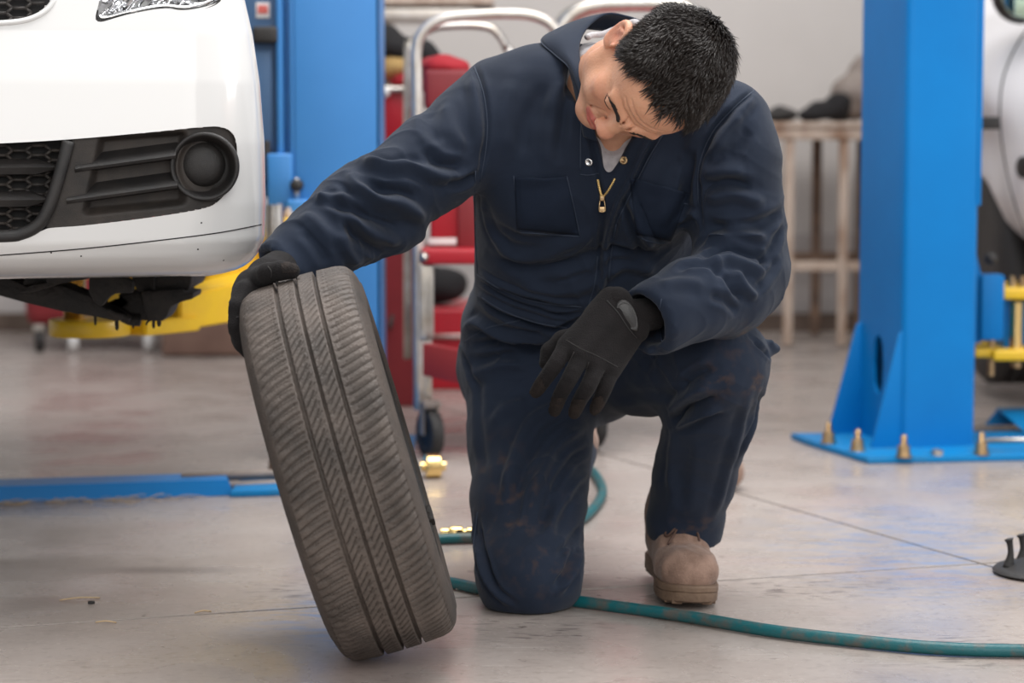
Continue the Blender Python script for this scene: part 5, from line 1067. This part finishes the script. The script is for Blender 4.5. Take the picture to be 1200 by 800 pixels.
for s_ in (-1, 1): # ears
    ex = np.array([HR[0]*s_*.90+HR[1]*.30, HR[1]*.92-HR[0]*s_*.30, HR[2]])*1.0; ex = np.array([v/np.linalg.norm(v) for v in ex])
    he((s_*.079, -.006, .000), (.0065, .017, .029), .006, False, ex); q_ = [(.078, .010, .012), (.083, .006, .026), (.088, -.010, .033), (.091, -.022, .024), (.090, -.025, .006), (.086, -.018, -.014), (.080, -.006, -.027), (.077, .003, -.026)]
    HF.chain([hw_(s_*a_, b_, d_) for a_, b_, d_ in q_], [.0035, .0042, .0048, .005, .0045, .0048, .0072, .0050], .005, smooth=3)
    HF.chain([hw_(s_*a_, b_, d_) for a_, b_, d_ in [(.088, -.008, .022), (.088, -.014, .008), (.084, -.010, -.010)]], [.003, .0034, .003], .004)
    he((s_*.090, -.003, .001), (.008, .008, .013), .004, True); he((s_*.081, .010, -.002), (.004, .004, .007), .003)
HF.chain([hw_(0, -.018, -.030), c_(722, 86, 3.97), c_(716, 96, 4.04), nb+[0, .04, 0]], [.056, .053, .055, .060], .02); HF.cone(c_(716, 82, 3.99), c_(708, 96, 4.05), .042, .050, .02)
HF.cone(hw_(0, .010, -.07), c_(716, 150, v1+.065), .035, .045, .03); HF.cone(c_(718, 160, v1+.055), c_(714, 195, v3+.07), .04, .03, .02)
HF.slab([(c_(712, 110, 4.13), .10, .075), (c_(710, 180, 4.13), .12, .09)], .03)
hV, hF = HF.mesh(); hV = relax(hV, hF, 1, .4); hV, hF = subdiv(hV, hF); hN = vnorm(hV, hF); lc = ((hV-HO)@HR.T)/1.03; dd = np.zeros(len(hV))
LN = [([(-.040, .050), (-.020, .046), (0, .043), (.020, .046), (.040, .050)], -.0014, .0018), ([(-.042, .060), (-.015, .056), (0, .054), (.015, .056), (.042, .060)], -.0013, .0018), ([(-.036, .071), (0, .066), (.036, .071)], -.0010, .0020),
      ([(-.030, .053), (0, .049), (.030, .053)], .0010, .0022), ([(-.030, .064), (0, .060), (.030, .064)], .0008, .0022), ([(-.0065, .026), (-.0075, .036), (-.010, .044)], -.0018, .0018), ([(.0065, .026), (.0075, .036), (.010, .044)], -.0018, .0018), ([(0, .028), (0, .040)], .0014, .0030)]
for s_ in (-1, 1): LN += [([(s_*.019, -.022), (s_*.027, -.036), (s_*.032, -.054)], -.0016, .0030), ([(s_*.014, .006), (s_*.024, -.002), (s_*.036, -.002)], -.0009, .0024), ([(s_*.046, .010), (s_*.056, .014)], -.0008, .0018)]
for pts, ht, wd in LN:
    c = catmull(np.array(pts, float), 6); best = np.full(len(lc), 9.)
    for a_, b_ in zip(c[:-1], c[1:]): ab = b_-a_; q = lc[:, [0, 2]]; t = np.clip((q-a_)@ab/(ab@ab), 0, 1); best = np.minimum(best, np.linalg.norm(q-a_-t[:, None]*ab, axis=1))
    dd += ht*np.exp(-(best/wd)**2)*(lc[:, 1] > .03)
hV = hV+hN*dd[:, None]
loc = ((hV-HO)@HR.T)/1.03                                            # head-local coordinates of every point
body = mk('body', hV, hF, None, man)
def seg_d(p, a_, b_): a_, b_ = np.array(a_), np.array(b_); ab = b_-a_; t = np.clip((p-a_)@ab/(ab@ab), 0, 1); return np.linalg.norm(p-a_-t[:, None]*ab, axis=1)
ab_ = loc.copy(); ab_[:, 0] = np.abs(ab_[:, 0])
lipm = np.minimum(np.minimum(seg_d(ab_, (0, .1005, -.0515), (.012, .0975, -.0505)), seg_d(ab_, (.012, .0975, -.0505), (.024, .0885, -.0565))), np.minimum(seg_d(ab_, (0, .0985, -.0635), (.013, .0955, -.0625)), seg_d(ab_, (.013, .0955, -.0625), (.023, .0885, -.0575))))
lipm = np.clip((.0085-lipm)/.003, 0, 1)
red_ = np.clip(1-np.linalg.norm((ab_-[0, .112, -.022])/[.03, .03, .028], axis=1), 0, 1)*.8+np.clip(1-np.linalg.norm((ab_-[.043, .07, -.014])/[.035, .04, .03], axis=1), 0, 1)*.45+np.clip(1-np.linalg.norm((ab_-[.085, -.01, 0])/[.03, .035, .045], axis=1), 0, 1)*.8
stub = np.clip((-.030-loc[:, 2])/.02, 0, 1)*np.clip((loc[:, 1]-.0)/.03, 0, 1)*(1-lipm)*.5
side = np.clip((ab_[:, 0]-.045)/.015, 0, 1)*np.clip((loc[:, 2]-.0)/.02, 0, 1)*np.clip((.062-loc[:, 1])/.02, 0, 1)
for nm, ar in (('lips', lipm), ('flush', np.clip(red_, 0, 1)), ('stubble', np.clip(stub, 0, 1)), ('fade', side*(loc[:, 2] > -.02))):
    at = body.data.attributes.new(nm, 'FLOAT', 'POINT'); at.data.foreach_set('value', ar.astype(np.float32))
def skin_mat():
    m = mat('skin', (.60, .30, .185), .42, 0, (.67, .355, .225), 26, .25, 260, sss=.12, spec=.4); N = m.node_tree.nodes; Lk = m.node_tree.links; b = N['Principled BSDF']; src = b.inputs['Base Color'].links[0].from_socket
    for nm, col, k_ in (('flush', (.56, .17, .12), .7), ('stubble', (.30, .17, .125), .30), ('lips', (.42, .085, .075), .85)):
        a_ = N.new('ShaderNodeAttribute'); a_.attribute_name = nm; mu = N.new('ShaderNodeMath'); mu.operation = 'MULTIPLY'; mu.inputs[1].default_value = k_; Lk.new(a_.outputs['Fac'], mu.inputs[0])
        x = N.new('ShaderNodeMix'); x.data_type = 'RGBA'; Lk.new(mu.outputs[0], x.inputs[0]); Lk.new(src, x.inputs[6]); x.inputs[7].default_value = (*col, 1); src = x.outputs[2]
    Lk.new(src, b.inputs['Base Color']); return m
body.data.materials.append(skin_mat())
hb_ = bvh_of(loc, hF)                                                # in head-local space
def on_head(o_, d_): r = hb_.ray_cast(Vector(o_), Vector(d_)); return (np.array(r[0]), np.array(r[1])) if r[0] is not None else None
# hair
def hairline(th):
    """height on the head (local z as angle) under which there is no hair; th = angle round from the front, 0 front, pi back"""
    a_ = abs(th); return np.interp(a_, [0, .45, .75, .95, 1.15, 1.35, 1.55, 1.75, 2.1, 3.15], [.108, .108, .096, .068, .026, -.002, .026, .030, -.012, -.050])
g = Geo(); tufts = []
CC = np.array([0, -.01, .03]); n_t = 0
tr = rng.uniform(0, 1, (60000, 2)); ga_ = []
for k in range(26000):
    z_ = rng.uniform(-.75, 1.0); th = rng.uniform(-math.pi, math.pi); r_ = math.sqrt(1-z_*z_); d_ = (r_*math.sin(th), r_*math.cos(th), z_)
    h_ = on_head(CC+np.array(d_)*.3, tuple(-np.array(d_)))
    if h_ is None: continue
    p, n = h_; az = math.atan2(p[0], p[1]+.01); hl_ = hairline(az)
    jag = .004*math.sin(az*23)+.003*math.sin(az*51)
    if p[2] < hl_+jag+rng.uniform(-.004, .002): continue
    if abs(p[0]) > .0765 and p[2] < .040 : continue
    if p[1] > .0 and p[2] < -.02: continue
    e = p[2]-hl_; lowz = np.clip((.062-p[2])/.06, 0, 1); Ln = (.021-.0160*lowz)*rng.uniform(.75, 1.25); ga_.append((p, n, Ln, e, az))
Vh = []; Fh = []
for p, n, Ln, e, az in ga_:
    fwd = np.array([.25*math.sin(az*3), .75, -.15]) if p[2] > .07 else np.array([0, .25, -.9])
    t_ = fwd-n*(fwd@n); t_ /= np.linalg.norm(t_)+1e-9; t_ = t_+rng.normal(0, .14, 3)+.28*np.sin(np.array([p[0]*95+p[1]*40, p[1]*90+p[2]*50, p[2]*85+p[0]*60])); t_ /= np.linalg.norm(t_)
    dr = n*.42+t_*1.0; dr /= np.linalg.norm(dr); p = p+n*(min(1., max(0., e/.03))*.004*min(1., max(.1, p[2]/.06))); b_ = np.cross(n, dr); b_ /= np.linalg.norm(b_)+1e-9; wd = rng.uniform(.0006, .0011)*(1 if Ln > .01 else .6)
    mid = p+dr*Ln*.55+n*.0015; tip = p+dr*Ln*.95+t_*Ln*.25-n*.0015; s0 = len(Vh); up_ = np.cross(dr, b_)
    Vh += [p-b_*wd-n*.002, p+b_*wd-n*.002, p+up_*wd*.8-n*.002, mid-b_*wd, mid+b_*wd, mid+up_*wd*.8, tip]
    Fh += [(s0, s0+1, s0+4, s0+3), (s0+1, s0+2, s0+5, s0+4), (s0+2, s0, s0+3, s0+5), (s0+3, s0+4, s0+6), (s0+4, s0+5, s0+6), (s0+5, s0+3, s0+6)]
# scalp cap under the strands
hn = vnorm(loc, hF); az_ = np.arctan2(loc[:, 0], loc[:, 1]+.01); hlv = hairline(az_) if False else np.interp(np.abs(az_), [0, .45, .75, .95, 1.15, 1.35, 1.55, 1.75, 2.1, 3.15], [.108, .108, .096, .068, .026, -.002, .026, .030, -.012, -.050])
e_ = loc[:, 2]-hlv-.004*np.sin(az_*23)-.003*np.sin(az_*51); neck_far = loc[:, 2] > -.08
cap = (e_ > .001) & neck_far & ~((np.abs(loc[:, 0]) > .0765) & (loc[:, 2] < .040)) & (np.linalg.norm(loc-[0, -.01, .03], axis=1) < .14); cf = hF[cap[hF].all(1)]; u = np.unique(cf); r_ = np.full(len(loc), -1); r_[u] = np.arange(len(u))
thk = np.clip(e_[u]/.03, 0, 1)*.004*np.clip((loc[u, 2]-.0)/.06, .1, 1)+.0006
capV = HO+1.03*((loc[u]+hn[u]*thk[:, None])@HR)
hair = mk('hair', np.vstack([capV, HO+1.03*(np.array(Vh)@HR)]), r_[cf].tolist()+[tuple(i+len(capV) for i in f) for f in Fh], M['hair'], man)
# eyebrows, lashes
Vb = []; Fb = []
for s_ in (-1, 1):
    for k in range(900):
        t_ = rng.uniform(0, 1); x0 = s_*(.0125+.035*t_); z0 = .0275+.0070*math.sin(t_*2.2)-.004*t_*t_+rng.normal(0, .0020)*(1-.35*t_); h_ = on_head((x0, .3, z0), (0, -1, 0))
        if h_ is None: continue
        p, n = h_; d_ = np.array([s_*1., -.1, .45-.75*t_]); d_ -= n*(d_@n); d_ /= np.linalg.norm(d_); b_ = np.cross(n, d_); w_ = .0007; Ln = .0070; s0 = len(Vb)
        Vb += [p-b_*w_, p+b_*w_, p+n*.0009, p+d_*Ln+n*.0012]; Fb += [(s0, s0+1, s0+3), (s0+1, s0+2, s0+3), (s0+2, s0, s0+3)]
mk('eyebrow', HO+1.03*(np.array(Vb)@HR), Fb, M['brow'], man)
for s_ in (-1, 1):
    pts = []
    for t_ in np.linspace(0, 1, 9):
        h_ = on_head((s_*(.026+.020*t_), .3, .0085-.0020*math.sin(math.pi*t_)+.001*t_), (0, -1, 0)); pts.append(HO+1.03*((h_[0]+h_[1]*.0006)@HR))
    g = Geo(); g.add(*tube(pts, [.0003]+[.0008]*7+[.0003], 6, 2)); g.mk('eyelash', M['brow'], man)
# t-shirt
TF = Field(c_(700, 160, 4.1)-[.2, .2, .2], c_(700, 120, 4.1)+[.2, .16, .2], .005)
TF.slab([(c_(712, 104, 4.13), .105, .080), (c_(710, 180, 4.13), .125, .098), (c_(706, 215, 4.14), .13, .098)], .03); TF.chain([nb+[0, .035, .0], c_(712, 96, 4.07)], [.062, .060], .02)
TF.chain([hw_(0, -.018, -.03), c_(714, 72, 4.0), c_(712, 76, 4.03)], [.082, .072, .058], .004, sub=True); TF.cone(c_(684, 62, 4.0), c_(690, 100, 4.0), .045, .045, .004, sub=True); TF.cone(c_(714, 190, v2+.05), c_(712, 215, v3+.05), .036, .03, .02); TF.cone(c_(718, 140, v1-.03), c_(718, 168, v2+.0), .055, .022, .004, sub=True)
tV, tF = TF.mesh(); mk('tshirt', relax(tV, tF, 2), tF, M['tshirt'], man)
ring = [P(688, 44, 4.085), P(694, 41, 4.095), P(706, 40, 4.10), P(726, 32, 4.10), P(742, 26, 4.08), P(752, 30, 4.05)]
g = Geo(); g.add(*tube(ring, .0062, 10, 6, flat=(1, .8))); g.mk('tshirt_neckband', M['tshirt'], man)

# ---------------------------------------------------------------- gloves
def glove(fl, body_fn, name, h=.0028, lo=None, hi=None):
    f = Field(lo, hi, h); body_fn(f); V, Q = f.mesh(); V = relax(V, Q, 1, .4); V, Q = subdiv(V, Q); return mk(name, V, Q, M['glove'], man), V, Q
LH = []
def left_hand(f):
    k = .010
    wr_, kn = P(744, 370, 3.905), [P(664, 405, 3.84), P(680, 416, 3.832), P(698, 427, 3.838), P(716, 434, 3.850)]
    pw = [P(716, 352, 3.895), P(728, 362, 3.888), P(738, 374, 3.89), P(746, 386, 3.90)]
    for a_, b_ in zip(pw, kn): f.cone(a_, b_, .0185, .0165, .014)
    f.cone(P(716, 352, 3.90), P(700, 372, 3.89), .02, .022, .015); f.cone(P(764, 368, 3.925), wr_, .027, .028, .01)
    F4 = [[(664, 405, 3.84), (652, 425, 3.822), (640, 442, 3.826), (628, 459, 3.838)], [(681, 418, 3.832), (668, 443, 3.815), (657, 462, 3.825), (650, 481, 3.845)],
          [(699, 429, 3.838), (690, 452, 3.818), (680, 468, 3.828), (673, 484, 3.846)], [(716, 436, 3.850), (710, 452, 3.836), (704, 466, 3.842), (697, 480, 3.855)]]
    rad = [(.0150, .0138, .0130, .0112), (.0148, .0136, .0128, .0112), (.0146, .0134, .0126, .0110), (.0138, .0126, .0118, .0102)]
    for fg, r in zip(F4, rad):
        ps = [P(*p) for p in fg]; q_ = Field(f.lo, f.lo+f.h*(f.n-1), f.h) if False else None
        f.chain(ps, [q_*.93 for q_ in r], .0025, smooth=3)
    f.chain([P(680, 395, 3.885), P(660, 400, 3.90), P(645, 412, 3.90), P(640, 425, 3.895)], [.021, .017, .0145, .012], .008)
    for a_, b_ in (((662, 398, 3.820), (688, 410, 3.812)), ((688, 410, 3.812), (722, 428, 3.826))): f.cone(P(*a_), P(*b_), .0010, .0010, .002, True)
gl, gV, gF = glove(None, left_hand, 'glove', .0030, P(610, 500, 3.78)-[0, 0, .01], P(790, 335, 3.98)+[0, 0, .01])
gb = bvh_of(gV, gF)
def gstrip(pts, r, m, name, parent, bvh, off=0.): return surf_strip(pts, r, M[m], name, parent, bvh, 6, 5, off)
gstrip([(663, 398), (680, 408), (702, 418), (724, 430)], .0008, 'black_rubber', 'glove_seam', gl, gb); gstrip([(711, 352), (724, 366), (736, 384), (746, 396)], .0011, 'leather', 'glove_binding', gl, gb)
for pts in ([(673, 412), (664, 430), (655, 448), (646, 466)], [(690, 424), (684, 442), (674, 460), (668, 476)], [(708, 434), (702, 450), (694, 466), (689, 478)]): gstrip(pts, .0007, 'black_rubber', 'glove_seam', gl, gb)
def gl_on(px, py): 
    h_ = hit(gb, px, py) or hit(gb, px-8, py+4); return h_
# finger tip patches
def tip_patch(poly, nm='fingertip_patch', gb=gb, gl=gl): 
    g_ = []
    pl = np.array(poly, float); st = 1.5; xs = np.arange(pl[:, 0].min(), pl[:, 0].max()+st, st); ys = np.arange(pl[:, 1].min(), pl[:, 1].max()+st, st); idx = {}; V = []; Fq = []
    for j, y_ in enumerate(ys):
        for i, x_ in enumerate(xs):
            if inpoly(np.array([[x_, y_]]), pl)[0]:
                h_ = hit(gb, x_, y_)
                if h_: idx[i, j] = len(V); V.append(h_[0]+h_[1]*.0012)
    for (i, j), v in idx.items():
        if (i+1, j) in idx and (i, j+1) in idx and (i+1, j+1) in idx:
            q_ = [v, idx[i+1, j], idx[i+1, j+1], idx[i, j+1]]
            if max(np.linalg.norm(np.array(V[a_])-V[b_]) for a_, b_ in zip(q_, q_[1:])) < .012: Fq.append(tuple(q_))
    if Fq: mk(nm, V, Fq, M['glove_palm'], gl)
for poly in ([(614, 450), (634, 440), (644, 462), (630, 475), (612, 470)], [(642, 465), (662, 464), (664, 488), (650, 494), (636, 488)], [(664, 468), (686, 466), (688, 492), (664, 494)], [(688, 468), (706, 462), (712, 478), (700, 490), (686, 488)]): tip_patch(poly)
# strap with oval pull
fs = Field(P(700, 410, 3.80), P(780, 330, 3.98), .003)
a0, a1 = P(722, 352, 3.888), P(750, 384, 3.892)
fs.cone(P(723, 353, 3.895), P(743, 385, 3.895), .0242, .0255, .012)
sV, sF = fs.mesh(); sV = relax(sV, sF, 1, .4); wb = mk('wrist_band', sV, sF, M['glove'], gl); sbv = bvh_of(sV, sF)
oc = hit(sbv, 736, 370)
if oc:
    X_, Y_, Z_ = frame(oc[1], P(752, 388, 3.87)-P(732, 352, 3.87)); V = []; Fq = []
    rings = [(1.0, -.006), (1.0, .0020), (.90, .0036), (.80, .0028), (.74, .0030), (.4, .0046), (.02, .005)]
    for r, h in rings:
        for k in range(40): a_ = 2*math.pi*k/40; V.append(oc[0]+X_*(math.cos(a_)*.0280*r+(math.sin(a_)**2)*0)+Y_*math.sin(a_)*.0138*r*(1-.25*math.cos(a_))+Z_*h)
    for j in range(len(rings)-1):
        for k in range(40): Fq.append((j*40+k, j*40+(k+1) % 40, (j+1)*40+(k+1) % 40, (j+1)*40+k))
    mk('strap_pull', V, Fq, M['leather'], wb)
# right hand over the top of the tyre
def right_hand(f):
    f.cone(P(345, 306, 3.91), P(314, 326, 3.82), .032, .034, .01)
    f.chain([P(314, 328, 3.81), P(298, 338, 3.77), P(291, 348, 3.745)], [.030, .029, .026], .014); f.chain([P(308, 330, 3.84), P(294, 344, 3.82)], [.028, .025], .014)
    for ps, r in (([(287, 342, 3.735), (279, 360, 3.71), (277, 382, 3.70), (283, 402, 3.70), (290, 413, 3.705)], (.018, .0155, .0142, .0125, .010)),
                  ([(285, 342, 3.76), (276, 358, 3.742), (275, 378, 3.738), (281, 398, 3.738), (289, 408, 3.74)], (.018, .0155, .0142, .0125, .010)),
                  ([(284, 342, 3.79), (275, 360, 3.778), (275, 378, 3.775), (281, 394, 3.775)], (.018, .0150, .0138, .0115)),
                  ([(286, 340, 3.815), (277, 356, 3.81), (277, 372, 3.81), (283, 386, 3.81)], (.016, .0135, .0122, .0105))): f.chain([P(*p) for p in ps], r, .005); 
    f.chain([P(302, 328, 3.765), P(314, 320, 3.715), P(328, 317, 3.70), P(342, 317.5, 3.695)], [.020, .0165, .0150, .0130], .004)
glR, rV, rF = glove(None, right_hand, 'glove', .0032, P(262, 425, 3.64), P(360, 280, 3.95)+[.02, .02, .02])
glR['label'] = 'black glove gripping the tyre top'; gl['label'] = 'black glove with wrist strap hanging over the knee'
rb = bvh_of(rV, rF)
for pts in ([(314, 312), (318, 318), (318, 326)], [(276, 372), (283, 370), (288, 372)]): gstrip(pts, .0008, 'black_rubber', 'glove_seam', glR, rb)

tip_patch([(328, 308), (344, 306), (352, 313), (346, 320), (330, 321)], 'thumb_patch', rb, glR)
# ---------------------------------------------------------------- boots
def make_boot(T, name_l):
    """T maps boot-local (x right, y forward to toe, z up) metres to the world"""
    rt = bpy.data.objects.new('boot', None); COL.objects.link(rt); rt.parent = man; rt.location = Vector(T((0, 0, 0)))-man.location
    lo = np.array([-.07, -.12, -.005]); hi = np.array([.07, .22, .21]); f = Field(lo, hi, .004)
    f.slab([((0, .185, .046), .028, .022), ((.0, .165, .050), .044, .030), ((.0, .12, .052), .050, .034), ((0, .06, .060), .045, .044), ((0, .0, .075), .040, .055), ((0, -.055, .070), .037, .050)], .018, side=(1, 0, 0), p=2.4)
    f.chain([(0, -.015, .08), (0, -.025, .12), (0, -.028, .158)], [.045, .044, .044], .03); f.ell((0, .15, .054), (.047, .048, .036), k=.012); f.cone((0, .07, .09), (0, .01, .13), .030, .038, .03)
    f.cone((-.045, .108, .085), (.045, .108, .085), .0028, .0028, .004, True); f.cone((-.044, .108, .055), (-.046, .108, .085), .0028, .0028, .004, True)
    f.bx((0, -.03, .24), (.1, .1, .06), sub=True); f.cone((0, -.03, .175), (0, -.03, .25), .036, .040, .004, True); f.bx((0, .05, .0), (.2, .4, .026), sub=True)
    V, Q = f.mesh(); V = relax(V, Q, 1, .4); V, Q = subdiv(V, Q); V += vnorm(V, Q)*(.0009*np.sin(V[:, 1]*120+3*np.sin(V[:, 0]*70))*np.sin(V[:, 2]*90+V[:, 0]*60))[:, None]
    mk('boot_upper', T(V), Q, M['boot'], rt); bl = bvh_of(V, Q)
    out = [(0, .226), (.022, .221), (.040, .203), (.051, .172), (.054, .135), (.049, .09), (.040, .04), (.038, .0), (.040, -.04), (.040, -.075), (.028, -.098), (0, -.106)]
    o = catmull(out+[(-x_, y_) for x_, y_ in out[1:-1]][::-1], 4, True)
    def ring_(sc, z_): return np.c_[o[:, 0]*sc, (o[:, 1]-.06)*(1-(1-sc)*.4)+.06, np.full(len(o), z_)]
    rs = [ring_(.93, .003), ring_(.99, .006), ring_(1.0, .014), ring_(1.0, .020), ring_(.975, .0215), ring_(1.01, .023), ring_(1.01, .030), ring_(.97, .033), ring_(.85, .034)]; n_ = len(o); V = np.vstack(rs)
    V[:, 2] += np.clip((V[:, 1]-.16)/.06, 0, 1)**2*.007
    Fq = [(j*n_+k, j*n_+(k+1) % n_, (j+1)*n_+(k+1) % n_, (j+1)*n_+k) for j in range(len(rs)-1) for k in range(n_)]+[tuple(range(n_))[::-1], tuple((len(rs)-1)*n_+k for k in range(n_))]
    mk('sole', T(V), Fq, M['boot_sole'], rt, auto=40)
    g = Geo()
    for k in range(9):
        y0 = .205-.019*k; wx = np.interp(y0, [.03, .09, .135, .19, .215], [.039, .048, .053, .045, .03])
        for s_ in (-1, 1): V, Fq = box((s_*wx*.72, y0, .007+max(0, (y0-.16)/.06)**2*.006), (wx*.52, .012, .011), bev=.002); g.add(T(V), Fq)
    tag(g.mk('lugs', M['boot_sole'], rt), kind='stuff')
    V, Fq = prism([(-.036, -.02, .0), (-.040, -.06, .0), (-.034, -.088, .0), (-.014, -.103, .0), (.014, -.103, .0), (.034, -.088, .0), (.040, -.06, .0), (.036, -.02, .0)], (0, 0, .024), .003); g = Geo(); g.add(T(V), Fq); g.mk('heel', M['sole_black'], rt, auto=40)
    # quarters and laces
    for s_ in (-1, 1):
        pts = [(s_*.012, .098, .3), (s_*.030, .082, .3), (s_*.038, .055, .3)]
        q_ = []
        for y_, x_ in ((.096, .013), (.090, .025), (.080, .036), (.05, .042)): 
            h_ = bl.ray_cast(Vector((s_*x_*1.0, y_, .3)), Vector((0, 0, -1)))
            if h_[0]: q_.append(T(np.array(h_[0])+np.array(h_[1])*.0006))
        q2 = []
        for y_, x_ in ((.098, .013), (.075, .015), (.05, .016), (.03, .017)):
            h_ = bl.ray_cast(Vector((s_*x_, y_, .3)), Vector((0, 0, -1)))
            if h_[0]: q2.append(T(np.array(h_[0])+np.array(h_[1])*.0006))
        g = Geo()
        for qq in (q_, q2):
            if len(qq) > 1: g.add(*tube(qq, .0017, 6, 4))
        if g.V: tag(g.mk('stitching', M['lace'], rt), kind='stuff')
    for y_ in (.082, .066, .048, .030):
        pts = []
        for x_ in np.linspace(-.021, .021, 7):
            h_ = bl.ray_cast(Vector((x_, y_+x_*.25, .3)), Vector((0, 0, -1)))
            if h_[0]: pts.append(T(np.array(h_[0])+[0, 0, .003]))
        if len(pts) > 2: g = Geo(); g.add(*tube(pts, .0023, 8, 3)); g.mk('lace', M['lace'], rt)
    bow = []
    for q_ in ([(.004, .085, .0), (.018, .098, .006), (.030, .100, .003), (.034, .090, .0), (.020, .082, .0)], [(-.004, .085, .0), (-.018, .092, .005), (-.028, .088, .003), (-.02, .078, .0)], [(.004, .085, .004), (.020, .105, .004), (.033, .122, .001)], [(-.004, .085, .004), (-.020, .100, .004), (-.024, .112, .002)]):
        pts = []
        for x_, y_, dz in q_:
            h_ = bl.ray_cast(Vector((x_, y_, .3)), Vector((0, 0, -1)))
            if h_[0]: pts.append(T(np.array(h_[0])+[0, 0, .0035+dz]))
        if len(pts) > 2: bow.append(tube(pts, .0021, 8, 4))
    g = Geo(); [g.add(*b_) for b_ in bow]; tag(g.mk('lace_bow', M['lace'], rt), kind='stuff'); return rt
toe = G(808, 716); heel = np.array([.275, 4.385, .0])
def boot_T(org, fwd, up):
    fwd = np.array(fwd, float); fwd /= np.linalg.norm(fwd); up = np.array(up, float); up -= fwd*(up@fwd); up /= np.linalg.norm(up); rt = np.cross(fwd, up)
    return lambda p: np.asarray(org)+np.asarray(p)[..., 0:1]*rt+np.asarray(p)[..., 1:2]*fwd+np.asarray(p)[..., 2:3]*up
f_ = np.array([toe[0]-heel[0], toe[1]-heel[1], -.012]); f_ /= np.linalg.norm(f_); T1 = boot_T(np.array([toe[0]+.006, toe[1], .001])-f_*.222+[0, 0, .003], f_, (0.05, 0, 1))
b1 = make_boot(T1, 'left'); b1['label'] = 'tan suede work boot planted flat'
T2 = boot_T(np.array([.118, 4.70, .125]), (.10, .30, -.80), (.0, -.9, -.25)); T2 = boot_T((.105, 4.655, .150), (.12, .52, -.72), (.10, -.72, -.55)); T2 = boot_T(o2, (-.30, .10, -.94), (.0, -.96, -.16))
b2 = make_boot(T2, 'right')
